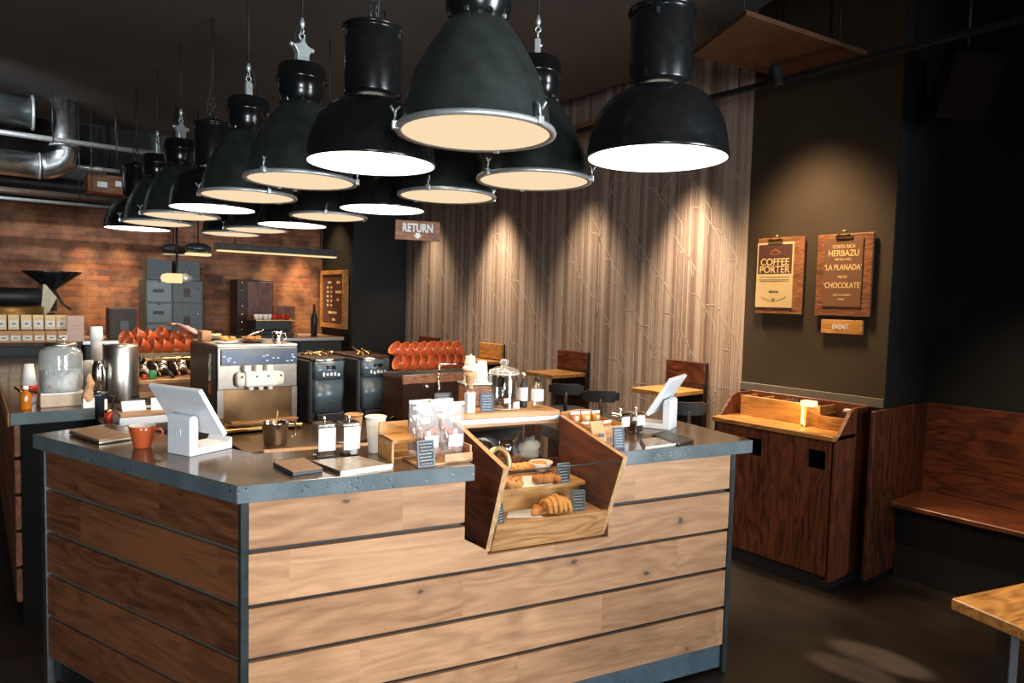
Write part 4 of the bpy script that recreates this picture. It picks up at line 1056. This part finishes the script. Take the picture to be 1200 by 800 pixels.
# coffee urns
def urn(label, x, rz, seed):
    t = thing('coffee_grinder', label, 'coffee grinder', (x,1.60,.8405), rz, 'black coffee grinders on the inner counter')
    MB().box(-.115,.10,.01,.42,.0,.355,.008).build('casing', blackm, t)
    fp_ = [(-.093,.01)]+[(-.093+.186*i/10,.01-.035*math.sin(PI*i/10)**.7) for i in range(1,10)]+[(.093,.01)]
    MB().prism(fp_,.06,.245,smooth=True).build('lower_front', blueg, t)
    MB().prism([(x_*1.02,y-.004) for x_,y in fp_],.25,.348,smooth=True).build('upper_front', blueg, t)
    MB().prism([(x_*1.0,y*1.0-.002) for x_,y in fp_],.348,.36,smooth=True).build('top_band', chrome, t)
    q = [(x_*.8,y-.0055) for x_,y in fp_[1:-1]]; MB().prism(q,.305,.325).build('slot', black, t)
    q = MB(); r = random.Random(seed)
    for i in range(5): xx = -.045+.022*i; q.box(xx-.006,xx+.006,-.034,-.029,.268+r.uniform(-.003,.003),.284+r.uniform(-.003,.006))
    q.build('badge_print', chalk, t)
    MB().box(-.08,.08,-.03,.02,.0,.055,.004).build('base_tray', blackm, t)
    MB().box(-.11,.095,.0,.40,.355,.368,.003).build('lid', darkw, t)
    m = MB(); 
    for i in range(5): m.tube([(r.uniform(-.1,.08),r.uniform(.05,.3),.374),(r.uniform(-.1,.08),r.uniform(.05,.3),.390+r.uniform(0,.015))],.006,6)
    m.build('spoons', brass, t)
    return t
urn('black coffee grinder with blue grey curved front, right next to the ice cream machine',.965,0,1)
urn('black coffee grinder with blue grey curved front, beside the stacked red cups',1.255,0,2)
t = thing('steel_jug','small steel jug with a spoon in front of the ice cream machine','jug',(.52,1.20,.8405))
MB().lathe([(0,0),(.05,0),(.052,.004),(.062,.10),(.066,.105),(.060,.104),(.05,.006),(0,.006)],n=24).build('jug_body', chrome, t); MB().tube([(.06,0,.09),(.10,0,.085),(.10,0,.03),(.054,0,.02)],.005,6).build('handle', chrome, t); MB().cyl((-.02,-.04,.03),(.03,.05,.15),.004).build('spoon', beech, t)

# espresso machine with red cups
es = thing('espresso_machine','dark brown espresso machine with red cups lying on its top','espresso machine',(1.52,1.30,.8405))
MB().box(-.25,.29,.0,.26,.03,.275,.015,seg=2).build('body', copper, es)
MB().box(-.252,.292,-.006,.01,.23,.278,.004).build('top_band', signx, es)
q = MB()
for x in (-.2,.24):
    for y in (.05,.21): MB().cyl((x,y,0),(x,y,.03),.02).build('foot', chrome, es)
MB().box(-.24,.28,.02,.25,.275,.282).build('cup_tray', steel, es)
MB().tube([(-.02,-.012,.335),(.28,-.012,.335),(.28,.25,.335)],.006,6).cyl((-.02,-.012,.278),(-.02,-.012,.335),.007).cyl((.27,-.012,.278),(.27,-.012,.335),.007).build('cup_rail', chrome, es)
MB().tube([(-.03,-.02,.27),(-.03,-.028,.2),(-.07,-.03,.08)],.007,8).build('steam_pipe', chrome, es)
MB().lathe([(0,-.012),(.014,-.012),(.016,0),(0,0)],c=(-.10,-.004,.21),axis='y',n=14).build('knob', chrome, es)
MB().prism([(-.035+.0,.25),(-.25,.25),(-.25,.06),(-.06,.06)],-.004,-.001,'y').build('back_plate', plain('dark smoked panel',(.03,.014,.010),.2), es)
scup = None
def stacked_cup(loc, rot, lab, group):
    global scup
    if scup is None:
        m = MB(); m.shell(cup_profile()[:7],n=24); m.shell([(.0445,.078),(.043,.079),(.0405,.064),(.029,.018),(.0005,.013)],n=24,mi=1); m.tube([(.041,0,.062),(.058,0,.066),(.066,0,.055),(.062,0,.038),(.048,0,.028),(.036,0,.028)],.0042,6)
        scup = o = m.build('coffee_cup',[terra,plain('red cup lining',(.55,.14,.05),.2)])
    else:
        o = scup.copy(); C.objects.link(o)
    o.location = loc; o.rotation_euler = (Matrix.Rotation(rot[2],3,'Z')@Matrix.Rotation(rot[1],3,'Y')@Matrix.Rotation(rot[0],3,'Z')).to_euler(); tag(o,lab,'cup',group); return o
zc_ = .8405+.2825
for row,n,y0_,z in (('lower',8,1.37,.040),('upper',8,1.42,.100)):
    for i in range(n):
        stacked_cup((1.335+.058*i,y0_+random.uniform(-.004,.004),zc_+z+random.uniform(-.002,.002)),(random.uniform(1.2,1.9),math.radians(-68 if row=='lower' else -52),math.radians(random.uniform(4,16))),'red cup lying in the %s row on the espresso machine, %s from the left'%(row,ORD[i]),'red cups on the espresso machine')

# left station: drinks jar, urn, lever machine
jz = 1.0005
jb = atz(66,478,1.0); jb = Vector((jb.x+.03,jb.y+.10,jz))
t = thing('jar_plinth','white paper covered block under the glass drinks jar','block',jb); MB().box(-.09,.09,-.075,.075,0,.058,.004).build('block', kraft if 0 else plain('pale tan block',(.50,.37,.26),.7), t); MB().box(-.088,.088,-.073,.073,.0585,.066,.002).build('white_pad', paper, t)
t = thing('drinks_jar','large misted glass drinks jar with steel lid on the left counter','glass jar',(jb.x,jb.y,jz+.0665))
MB().lathe([(0,0),(.078,0),(.086,.008),(.089,.03),(.089,.175),(.084,.195),(.064,.208),(.062,.216),(.0,.216)],n=36).build('glass_body', frost, t)
MB().lathe([(0,.003),(.078,.004),(.082,.03),(.082,.10),(0,.10)],n=30).build('water', plain('cloudy ice water',(.55,.56,.55),.3,0,.35,30), t)
m = MB(); r = random.Random(8)
for i in range(16): a=r.uniform(0,6.28); m.blob((.066*math.cos(a),.066*math.sin(a),r.uniform(.012,.05)),(.020,.020,.014),(10,7),0,.2,30,i)
m.build('fruit', plain('faded fruit',(.42,.20,.14),.4,0,.4), t)
MB().lathe([(0,.217),(.066,.217),(.068,.222),(.066,.232),(.03,.236),(0,.236)],n=32).build('lid', steel, t); MB().tube([(-.014,0,.236),(-.014,0,.252),(.014,0,.252),(.014,0,.236)],.004,6).build('lid_handle', chrome, t)
lt = MB(Matrix.Translation((0,0,.098)))
for i in range(11):
    a = -PI/2-.75+.15*i; lt.box(.0895*math.cos(a)-.006,.0895*math.cos(a)+.006,.0895*math.sin(a)-.0015,.0895*math.sin(a)+.0015,-.012+.006*(i%3),.012+.004*(i%2))
lt.build('glass_print', plain('grey glass print',(.25,.25,.25),.5), t)
p = atz(34,480,1.0); bottle('small amber bottle on the left counter beside the drinks jar',Vector((p.x-.01,p.y+.02,jz)),.022,.11,amber,paper,False)
p = aty(34,438,2.5); t = thing('cup_saucer_tower','upturned tall white cup on a red tin left of the drinks jar','cup',(p.x,2.5,jz))
MB().lathe([(0,0),(.040,0),(.040,.028),(0,.028)],n=20).build('red_tin', redc, t); z0_ = .0285; MB().lathe([(0,z0_),(.036,z0_),(.022,z0_+.115),(0,z0_+.115)],n=20).build('cup_body', paper, t)
p = aty(92,420,2.35); t = thing('white_cup_tower','tall white paper cup upturned to the right of the drinks jar','cup',(-.118,2.30,.9505)); MB().lathe([(0,0),(.04,0),(.024,.22),(0,.22)],n=20).build('cup_body', paper, t)
t = thing('serving_tongs','long bent steel tongs on the far left counter','tongs',(-.40,2.15,jz)); MB().tube([(.05,.03,.02),(-.05,-.01,.06),(.0,-.06,.012)],.006,6).build('tong_arms', brass, t)
p = atz(100,486,1.0); t = thing('kraft_paper_bundle','crumpled kraft paper bags in a white holder beside the drinks jar','paper bags',(-.185,1.72,jz)); 
m = MB()
for i in range(5): m.blob((random.uniform(-.014,.014),random.uniform(-.015,.015),.045+.022*i),(.026-.003*i,.022,.028),(10,7),0,.55,60,i)
m.build('crumpled_paper', kraft, t); MB().prism([(-.026,-.03),(.02,-.03),(.02,.03),(-.026,.03)],0,.045).build('holder', paper, t)
t = thing('steel_urn','tall brushed steel urn standing behind the drinks jar','urn',(.03,2.22,.9505))
MB().lathe([(0,0),(.083,0),(.085,.006),(.085,.30),(.08,.31),(.0,.315)],n=32).build('urn_body', steel, t); MB().cyl((.05,-.085,.03),(.06,-.10,.03),.012).build('tap', blackm, t)
t = thing('steel_flask','narrow steel flask beside the tall steel urn','flask',(-.085,2.18,.9505)); MB().lathe([(0,0),(.034,0),(.035,.15),(.030,.20),(.020,.225),(0,.23)],n=20).build('flask_body', chrome, t); MB().tube([(.03,0,.19),(.055,0,.18),(.05,0,.09),(.034,0,.06)],.005,6).build('handle', blackm, t)
p = aty(113,402,2.62); t = thing('paper_cup_stack','stack of white paper cups behind the steel flask','paper cups',(p.x,2.62,.9505)); MB().lathe([(0,0),(.034,0),(.030,.30),(.028,.31),(.036,.315),(.032,.39),(0,.39)],n=20).build('cups', paper, t)
p = aty(114,470,1.75); t = thing('dark_jug','dark smoked plastic jug behind the kraft bags','jug',(p.x,1.75,.9505)); MB().lathe([(0,0),(.036,0),(.044,.10),(.046,.115),(0,.115)],n=20).build('jug_body', plain('smoked plastic',(.015,.022,.03),.15), t); MB().tube([(.044,0,.10),(.07,0,.09),(.062,0,.03),(.038,0,.02)],.005,6).build('handle', blackm, t)
p = aty(126,475,1.55); t = thing('white_brush','slim white squeegee standing between jug and black tray','brush',(p.x,1.6,.9505)); MB().box(-.006,.006,-.006,.006,0,.10,.002).build('brush_body', paper, t)
p = aty(118,478,1.6); t = thing('sauce_pot','small red spice pot behind the paper stack','pot',(p.x+.02,1.52,.9505)); MB().lathe([(0,0),(.016,0),(.016,.05),(0,.05)],n=14).build('pot_body', redc, t); MB().lathe([(0,.0505),(.017,.0505),(.017,.062),(0,.062)],n=14).build('lid', brass, t)
t = thing('cable_tray','black tray with a coiled cable in front of the steel urn','tray',(.06,1.86,.9505)); MB().box(-.10,.12,-.08,.06,0,.012,.004).build('tray', blackm, t)
m = MB()
for i in range(3): m.torus((.0,-.0,.02+.012*i),.06-.008*i,.009,n=20,k=6)
m.build('cable', rubber, t); MB().box(.0,.14,-.105,-.085,.02,.032,.003).build('white_handle', paper, t)
pt = thing('paper_tray','white tray of paper slips and cards left of the tablet','paper tray',(.0,1.47,.9505)); MB().box(-.105,.13,-.06,.06,.0,.035,.003).build('tray', white, pt); MB().box(-.10,.125,-.055,.055,.0355,.05,.002).build('wooden_insert', beech, pt)
o = MB().box(-.05,.05,-.004,0,0,.05).build('paper_slip', paper, pt, (-.03,.03,.05)); o.rotation_euler=(-.5,0,.1)
o = MB().box(-.055,.055,-.004,0,0,.06).build('paper_slip', paper, pt, (.09,-.0,.05)); o.rotation_euler=(-.4,0,-.15)

lm = thing('lever_espresso_machine','espresso machine with wooden base, hanging handles and red cups on top, behind the tablet','espresso machine',(.30,2.45,.9505))
MB().box(-.20,.26,-.16,.35,.0,.03).box(-.20,.26,-.18,.35,.075,.10,.004).build('wooden_base', beech, lm)
MB().box(-.19,.25,-.14,.34,.03,.075).build('drip_tray', signx, lm)
MB().box(-.19,.25,.05,.34,.10,.19,.01).build('body', copper, lm)
MB().box(-.20,.26,-.04,.34,.195,.215,.004).build('cup_shelf', brass, lm)
for i in range(4):
    x = -.13+.105*i
    MB().cyl((x,-.02,.195),(x,-.02,.165),.030,n=16).cyl((x,-.02,.165),(x,-.02,.14),.034,n=16).build('group_head', chrome, lm)
    MB().tube([(x,-.05,.152),(x+.015,-.10,.14),(x+.03,-.155,.11)],[.008,.010,.012],8).build('portafilter_handle', (paper,blackm,signx,paper)[i], lm)
for i in range(3):
    x = -.08+.105*i; MB().tube([(x,-.05,.20),(x+.01,-.09,.17),(x+.03,-.10,.115)],.006,6).build('steam_wand', chrome, lm)
m = MB(); m.blob((-.17,-.17,.215),.030,(14,10)); m.build('round_knob', black, lm); MB().tube([(-.17,-.15,.225),(-.21,-.08,.27),(-.24,-.04,.30)],.008,8).build('lever_arm', blackm, lm)
MB().lathe([(0,.10),(.022,.10),(.022,.15),(0,.15)],c=(-.10,-.14,0),n=14).build('green_jar', green, lm); MB().lathe([(0,.10),(.014,.10),(.014,.13),(0,.13)],c=(-.145,-.15,0),n=14).build('red_jar', redc, lm)
k = 0
for row,z,y_ in (('front',1.1685,.0),('upper',1.215,.07)):
    for i in range(6):
        stacked_cup((.30-.15+.062*i,2.45+y_+.02*(row=='upper'),z+.045+(.012*(i%2) if row=='upper' else 0)),(random.uniform(1.2,1.9),math.radians(-66+random.uniform(-6,6)),math.radians(random.uniform(5,35))),'red cup lying on the left espresso machine, %s row, %s from the left'%(row,ORD[i]),'red cups on the left espresso machine'); k += 1
cl = MB(); V=[];Fc=[]
for i in range(9):
    for j in range(7):
        a,b = i/8,j/6; V.append((-.10+.24*a,-.10+.16*b,.10-.11*a**1.6-.02*math.sin(6*b)*a+.012*math.sin(9*a+4*b)))
for i in range(8):
    for j in range(6): Fc.append((i*7+j,(i+1)*7+j,(i+1)*7+j+1,i*7+j+1))
cl._add(V,Fc,True); o = cl.build('cloth', plain('dusty pink cloth',(.50,.32,.28),.85,0,.1,40), None, (.43,2.52,1.262)); md = o.modifiers.new('s','SOLIDIFY'); md.thickness=.004; tag(o,'dusty pink cloth draped over the left espresso machine','cloth')

# ------------------------------------------------------------------ the back of the room
sy = 5.0
sh = thing('bag_shelf','low dark shelf holding two rows of coffee bags at the back left','shelf',(-.30,sy,0))
MB().box(-.30,.44,-.08,.22,1.065,1.10,.003).box(-.30,.44,.08,.22,1.10,1.20).build('shelf_boards', darkw, sh); MB().box(-.30,.44,-.02,.22,0,1.065).build('base', blackm, sh)
xs_u = [aty(x,380,sy+.12).x for x in (1,16,31,45,59,72)]; xs_l = [aty(x,395,sy-.02).x for x in (4,18,32,46,60,74)]
def bag(x,y,z,w_,h,lab,grp,mi):
    t = thing('coffee_bag',lab,'coffee bag',(x,y,z),0,grp)
    MB().prism([(-.026,0),(.026,0),(.022,h*.8),(.004,h),(-.004,h),(-.022,h*.8)],-w_/2,w_/2,'x').build('bag_body', cream if mi else kraft, t)
    MB().box(-w_/2+.008,w_/2-.008,-.0275,-.0262,h*.18,h*.62).build('label', paper, t)
    MB().box(-.012,.012,-.0285,-.0276,h*.36,h*.44).build('print', blackm, t)
for i,x in enumerate(xs_u): bag(x,sy+.14,1.2005,.076,.125,'cream coffee bag in the upper row of the back left shelf, %s from the left'%ORD[i],'coffee bags on the back shelf, upper row',1)
for i,x in enumerate(xs_l): bag(x,sy-.02,1.1005,.080,.095,'tan coffee bag in the lower row of the back left shelf, %s from the left'%ORD[i],'coffee bags on the back shelf, lower row',0)
x = aty(88,385,sy).x; t = thing('menu_card','pinkish upright menu card at the right end of the coffee bags','card',(x,sy-.04,1.1005)); MB().box(-.062,.062,-.003,.003,0,.225).build('card', pinkp, t); scribble('print', .09,.1,3,Matrix.Translation((0,-.0032,.09)),kraft,t,2,.2)

ry = 5.55
ro = thing('coffee_roaster','black coffee roaster with wide funnel hopper before the brick wall','coffee roaster',(-.2,ry,0)); f0 = aty(61,318,ry)-Vector((-.2,ry,0))
fx,fz = f0.x,f0.z
MB().lathe([(.03,fz-.25),(.035,fz-.16),(.23,fz-.015),(.235,fz),(.225,fz),(.03,fz-.14),(0,fz-.14)],c=(fx,0,0),n=36).build('hopper', black, ro)
MB().cyl((fx,0,fz-.36),(fx,0,fz-.16),.035).tube([(fx+.03,0,fz-.2),(fx+.08,-.02,fz-.30),(fx+.14,-.03,fz-.35)],.012,8).build('hopper_neck', gunm, ro)
MB().lathe([(0,-.30),(.07,-.30),(.08,-.29),(.08,.18),(.07,.19),(0,.19)],c=(fx-.28,0,fz-.235),axis='x',n=36).build('drum', blackm, ro)
MB().prism([(fx-.07,fz-.10),(fx-.10,fz-.42),(fx-.055,fz-.42),(fx+.03,fz-.24)],-.06,.02,'y').build('cream_chute', plain('cream enamel',(.52,.44,.28),.5), ro)
MB().lathe([(0,fz-.46),(.27,fz-.46),(.28,fz-.45),(.28,fz-.325),(.265,fz-.325),(.26,fz-.42),(0,fz-.42)],c=(fx-.35,-.05,0),n=36).build('cooling_tray', plain('dull golden drum',(.30,.17,.05),.4,.6,.3,8), ro)
MB().box(fx-.55,fx+.06,-.16,.2,0,fz-.46).build('stand', blackm, ro)
MB().cyl((fx-.02,-.08,fz-.5),(fx-.02,-.08,fz-.38),.03).blob((fx+.03,-.09,fz-.44),.03,(10,8)).build('fittings', gunm, ro)

# steel drawer cabinet
cy = 5.52; L = aty(170,340,cy); Rr = aty(238,340,cy); zt_ = aty(200,302,cy).z
fcb = thing('drawer_cabinet','grey green metal drawer cabinet standing by the brick wall','cabinet',((L.x+Rr.x)/2,cy,1.1005)); hw=(Rr.x-L.x)/2
dz = zt_-1.1005
MB().box(-hw,hw,.0,.33,0,dz*.72,.004).build('carcass', fileg, fcb)
rows = [(0,.16),(.17,.42),(.43,.71)]
for i,(a,b) in enumerate(rows):
    d_ = MB().box(-hw+.012,-hw*.1-.006,-.014,0,a*dz+.006,b*dz,.003).build('drawer', plain('pale grey green drawer',(.070,.084,.085),.4,.2), fcb)
    MB().box(-hw*.75,-hw*.38,-.02,-.014,(a+b)/2*dz-.01,(a+b)/2*dz+.025).build('label_holder', blackm, d_); MB().blob((-hw*.55,-.022,b*dz-.012),.010,(8,6)).build('knob', brass, d_)
for a,b in ((0,.42),(.43,.71)):
    d_ = MB().box(-hw*.1+.004,hw-.012,-.014,0,a*dz+.006,b*dz,.003).build('door', fileg, fcb); MB().box(hw*.3,hw*.52,-.018,-.014,(a+b)/2*dz-.05,(a+b)/2*dz+.04).build('label_plate', darkw, d_); MB().blob((hw*.8,-.022,(a+.7*(b-a))*dz),.011,(8,6)).build('knob', chrome, d_)
for x0_,x1_,lab in ((-hw*.92,-.02,'small glass-fronted metal box on the drawer cabinet, left'),(.03,hw*.9,'small glass-fronted metal box on the drawer cabinet, right')):
    t = thing('metal_box',lab,'box',((x0_+x1_)/2+fcb.location.x,cy+.02,1.1005+dz*.72+.0005)); a=(x1_-x0_)/2
    MB().box(-a,a,0,.25,0,.20,.003).build('box_body', fileg, t); MB().box(-a+.015,a-.015,-.004,0,.02,.18).build('glass_front', plain('bluish window',(.03,.04,.048),.5), t); MB().blob((0,-.012,.10),.009,(8,6)).build('knob', chrome, t)
L = aty(128,372,5.3); Rr = aty(160,372,5.3); t = thing('storage_box','dark brown storage box with metal label on the back counter','box',((L.x+Rr.x)/2,5.3,1.1005)); a=(Rr.x-L.x)/2; h = aty(140,362,5.3).z-1.1005
MB().box(-a,a,0,.22,0,h,.003).build('box_body', darkw, t); MB().box(-a*.2,a*.4,-.004,0,h*.3,h*.6).build('label_holder', greyf, t); MB().box(-a,a,0,.22,h,h+.012).build('lid', plain('dull brown lid',(.2,.12,.08),.6), t)
L = aty(278,350,5.6); Rr = aty(320,350,5.6); zz = aty(300,328,5.6).z
t = thing('bottle_cupboard','tall dark wooden cupboard with a column of small knobs by the brick wall','cupboard',((L.x+Rr.x)/2,5.6,1.1005)); a=(Rr.x-L.x)/2
MB().box(-a,a,0,.26,0,zz-1.1005,.004).build('cupboard_body', darkw, t); MB().box(-a*.45,a*.96,-.012,0,.02,zz-1.12,.003).build('door', oakredz, t)
for i in range(7): MB().blob((-a*.75,-.012,.06+i*.085),(.014,.012,.014),(8,6)).build('knob', brass, t)
# rear coffee machine with cups
L = aty(300,380,5.1); Rr = aty(345,380,5.1); zz = aty(320,376,5.1).z
t = thing('rear_coffee_machine','black coffee machine at the back counter with small cups on top','coffee machine',((L.x+Rr.x)/2,5.12,1.1005)); a=(Rr.x-L.x)/2; h=zz-1.1005
MB().box(-a,a*.9,0,.3,h*.45,h,.006).box(-a,a*.9,.12,.3,0,h*.5).box(-a,a*.9,-.04,.3,0,.03).build('machine_body', blackm, t)
for i in range(3): MB().cyl((-a*.6+i*a*.6,-.01,h*.5),(-a*.6+i*a*.6,-.06,h*.42),.014).build('handle', gunm, t)
MB().box(-a,a,-.03,.3,h,h+.012).build('cup_shelf', brass, t)
for i in range(8):
    x = (L.x+Rr.x)/2-a*.85+a*1.65*i/7; m = MB().lathe([(0,0),(.022,0),(.030,.055),(.027,.055),(.02,.006),(0,.005)],n=14)
    if i < 4: nm,lb,mt = 'white_cup','small white cup on the rear coffee machine, %s from the left'%ORD[i],china
    else: nm,lb,mt = 'red_cup','small red cup on the rear coffee machine, %s of the red ones from the left'%ORD[i-4],redc
    o = m.build(nm, mt, None, (x,5.18+.03*(i%2),1.1005+h+.0125)); tag(o,lb,'cup','small cups on the rear coffee machine')
L = aty(340,385,5.0); Rr = aty(363,385,5.0); t = thing('spice_rack','small dark rack with a wooden back and two jars beside the rear coffee machine','rack',((L.x+Rr.x)/2+.03,5.52,1.1005)); a=(Rr.x-L.x)/2*1.05
MB().box(-a,a,0,.015,.0,.33,.003).box(-a,a,-.09,0,.0,.012).box(-a,a,-.09,0,.10,.112).build('rack', signx, t)
MB().box(-a*.8,a*.9,-.02,.0,.2,.325).build('dark_panel', oakredz, t)
for i in range(2): MB().lathe([(0,.113),(.030,.113),(.030,.18),(0,.19)],c=(-a*.45+a*.8*i,-.045,0),n=14).build('jar', (cream,amber)[i], t)
p = aty(372,405,5.2); t = thing('dark_bottle','tall dark bottle standing against the brick corner','bottle',(p.x,5.3,1.1005)); MB().lathe([(0,0),(.035,0),(.036,.20),(.014,.27),(.013,.33),(0,.33)],n=16).build('bottle_body', blackm, t); MB().lathe([(0,.33),(.015,.33),(.015,.36),(0,.36)],n=12).build('cap', redc, t)

# menu blackboard on the pier
t = thing('menu_board','framed dark menu board with pale lettering on the far pier','menu board',(2.74,5.50,1.18))
MB().box(-.04,-.02,-.30,.30,.03,.64).build('slate', coffee, t)
f = MB()
f.box(-.055,-.0,-.335,.335,0,.05,.004).box(-.055,0,-.335,.335,.62,.67,.004).box(-.055,0,-.335,-.285,.05,.62).box(-.055,0,.285,.335,.05,.62); f.build('frame', ochre, t)
m = MB()
for i in range(5):
    for y in (.14,.04): m.box(-.0415,-.04,y-.022,y+.022,.46-i*.052,.485-i*.052)
for y,z,w_ in ((.09,.53,.05),(-.15,.53,.04),(-.15,.42,.08),(-.14,.33,.03),(.0,.18,.12),(-.03,.10,.04)): m.box(-.0415,-.04,y-w_,y+w_,z-.014,z+.014)
m.build('lettering', cream, t)
t = thing('wooden_post','short pale wooden post under the menu board','post',(2.69,5.36,.0)); MB().box(-.03,.03,-.03,.03,0,1.09,.003).build('post', beech, t)

# lamps, ducts and pipes at the back
def trough(label,a,b,r_):
    t = thing('tube_lamp',label,'tube lamp',tuple((a+b)/2)); L2=(b-a).length/2; 
    MB().prism([(-r_,-.0),(-r_*.6,r_),(r_*.6,r_),(r_,0),(r_*.8,-.01),(-r_*.8,-.01)],-L2,L2,'x').build('housing', galv, t)
    MB().box(-L2*.96,L2*.96,-r_*.75,r_*.75,-.022,-.0105).build('glowing_tube', tubem, t)
    for x in (-L2*.7,L2*.7): MB().cyl((x,0,r_),(x,0,ZC-t.location.z),.004,n=6).build('hanging_rod', blackm, t)
    t.rotation_euler = (0,-math.asin((b-a).normalized().z),math.atan2((b-a).y,(b-a).x)) if 0 else (0,0,0)
    return t
a,b = aty(252,291,4.45),aty(395,298,4.45); b.z = a.z
trough('long galvanised tube lamp hanging before the brick wall',a,b,.055)
a,b = aty(216,293,4.45),aty(248,292,4.45); b.z=a.z
t = thing('reflector_lamp','short dark metal reflector lamp beside the long tube lamp','lamp',tuple((a+b)/2)); MB().blob((0,0,.02),((b-a).length/2,.08,.05),(20,12)).build('reflector', gunm, t); MB().box(-(b-a).length/2*.85,(b-a).length/2*.85,-.06,.06,-.042,-.02,.004).build('glowing_tube', tubem, t); MB().cyl((0,0,.06),(0,0,ZC-t.location.z),.005,n=6).build('hanging_rod', blackm, t)
a,b = aty(190,298,4.9),aty(216,294,4.9); t = thing('reflector_lamp','short dull metal reflector lamp above the lantern','lamp',tuple((a+b)/2)); MB().blob((0,0,.03),(.11,.08,.05),(20,12)).build('reflector', blackm, t); MB().box(-.09,.09,-.06,.06,-.03,-.01,.004).build('glowing_tube', plain('unlit warm tube',(.6,.4,.22),.4), t); MB().cyl((0,0,.06),(0,0,ZC-t.location.z),.005,n=6).build('hanging_rod', blackm, t)
a,b = aty(188,327,4.5),aty(226,325,4.5); t = thing('lantern','glowing cylinder lantern with metal end cap hanging before the drawer cabinet','lantern',tuple((a+b)/2)); l2=(b-a).length/2
MB().lathe([(0,-l2),(.03,-l2*.9),(.042,-l2*.6),(.042,l2*.3),(0,l2*.3)],axis='x',n=20).build('glowing_glass', tubem, t); MB().lathe([(0,l2*.3),(.046,l2*.3),(.055,l2*.45),(.02,l2),(0,l2)],axis='x',n=20).build('end_cap', zinc, t)
MB().cyl((0,0,.04),(0,0,ZC-t.location.z),.010,n=8).build('hanging_rod', blackm, t)

py_ = 4.9
def pipe(name,label,p0,p1,y,r_,mat,x0=None,cat='pipe'):
    a,b = aty(*p0,y),aty(*p1,y); z=(a.z+b.z)/2; xa = a.x-1.2 if x0 is None else x0
    o = MB().cyl((-(b.x-xa)/2,0,0),((b.x-xa)/2,0,0),r_,n=20).build(name, mat, None, ((xa+b.x)/2,y,z)); tag(o,label,cat); return o
o = pipe('conduit_pipe','pale metal pipe running under the ceiling above the round duct',(0,155.5),(195,181),py_-.15,.022,zinc)
hb = MB()
for x in (.35,.8): hb.cyl((x,0,.02),(x,0,ZC-o.location.z),.005,n=6).torus((x,0,0),.026,.004,'x',14,6)
hb.build('pipe_hanger', blackm, o)
o = pipe('conduit_pipe','thin grey pipe running below the round duct in front of the brick wall',(0,232),(132,243),py_,.014,zinc)
hb = MB()
for x in (.75,): hb.cyl((x,0,.01),(x,0,ZC-o.location.z),.004,n=6)
hb.build('pipe_hanger', blackm, o)
o = pipe('conduit_pipe','dull brown pipe directly above the thin grey pipe',(0,222),(145,236),py_+.1,.028,plain('dull brown pipe',(.16,.12,.09),.35,.6))
hb = MB()
for x in (.80,): hb.cyl((x,0,.02),(x,0,ZC-o.location.z),.004,n=6)
hb.build('pipe_hanger', blackm, o)
a = aty(74,193,py_+.25); o = pipe('conduit_pipe','short grey pipe leaving the duct elbow towards the pendant lamps',(75,193),(140,201),py_+.25,.018,zinc,a.x)
MB().cyl((.2,0,.01),(.2,0,ZC-o.location.z),.004,n=6).build('pipe_hanger', blackm, o)
dy = py_+.1
c0_ = aty(0,190,dy); c1_ = aty(48,194,dy); zc0 = (c0_.z+c1_.z)/2; top_ = aty(82,150,dy)
dt = thing('spiral_duct','shiny round ventilation duct with an elbow turning up to the ceiling','duct',(c1_.x,dy,zc0))
R_ = .105; MB().cyl((-1.4,0,0),(0,0,0),R_,n=28).build('straight_duct', galv, dt)
pts=[]; Re=.17
for i in range(9): a = PI/2*i/8; pts.append((Re*math.sin(a),0,Re-Re*math.cos(a)))
pts.append((Re,0,ZC-zc0)); MB().tube(pts,R_*.98,28).build('elbow', galv, dt)
MB().torus((-.01,0,0),R_,.008,'x',28,6).build('joint_ring', zinc, dt); MB().torus((Re,0,Re+.02),R_,.010,'z',28,6).build('joint_ring', zinc, dt)
a = aty(0,150,dy-.3); d2_ = MB().cyl((-1.0,0,0),(.23,0,0),.13,n=28).build('round_duct', plain('dark teal duct',(.09,.11,.11),.3,.7), None, (a.x,dy-.15,2.98)); tag(d2_,'large dark round duct end close under the ceiling at the far left','duct'); MB().torus((.22,0,0),.13,.012,'x',28,6).build('end_ring', zinc, d2_)
a = aty(98,208,5.6); b_ = aty(140,228,5.6); o = MB().box(-.18,.16,-.1,.15,-.07,.10,.004).build('junction_box', signx, None, ((a.x+b_.x)/2+.05,5.6,(a.z+b_.z)/2)); tag(o,'brown wooden junction box hanging under the pipes before the brick wall','box'); MB().cyl((0,0,.1),(0,0,.6),.01).build('hanger_rod', blackm, o); MB().box(-.10,-.02,-.104,-.1,-.02,.03).box(.05,.1,-.104,-.1,.0,.05).build('plate', zinc, o)
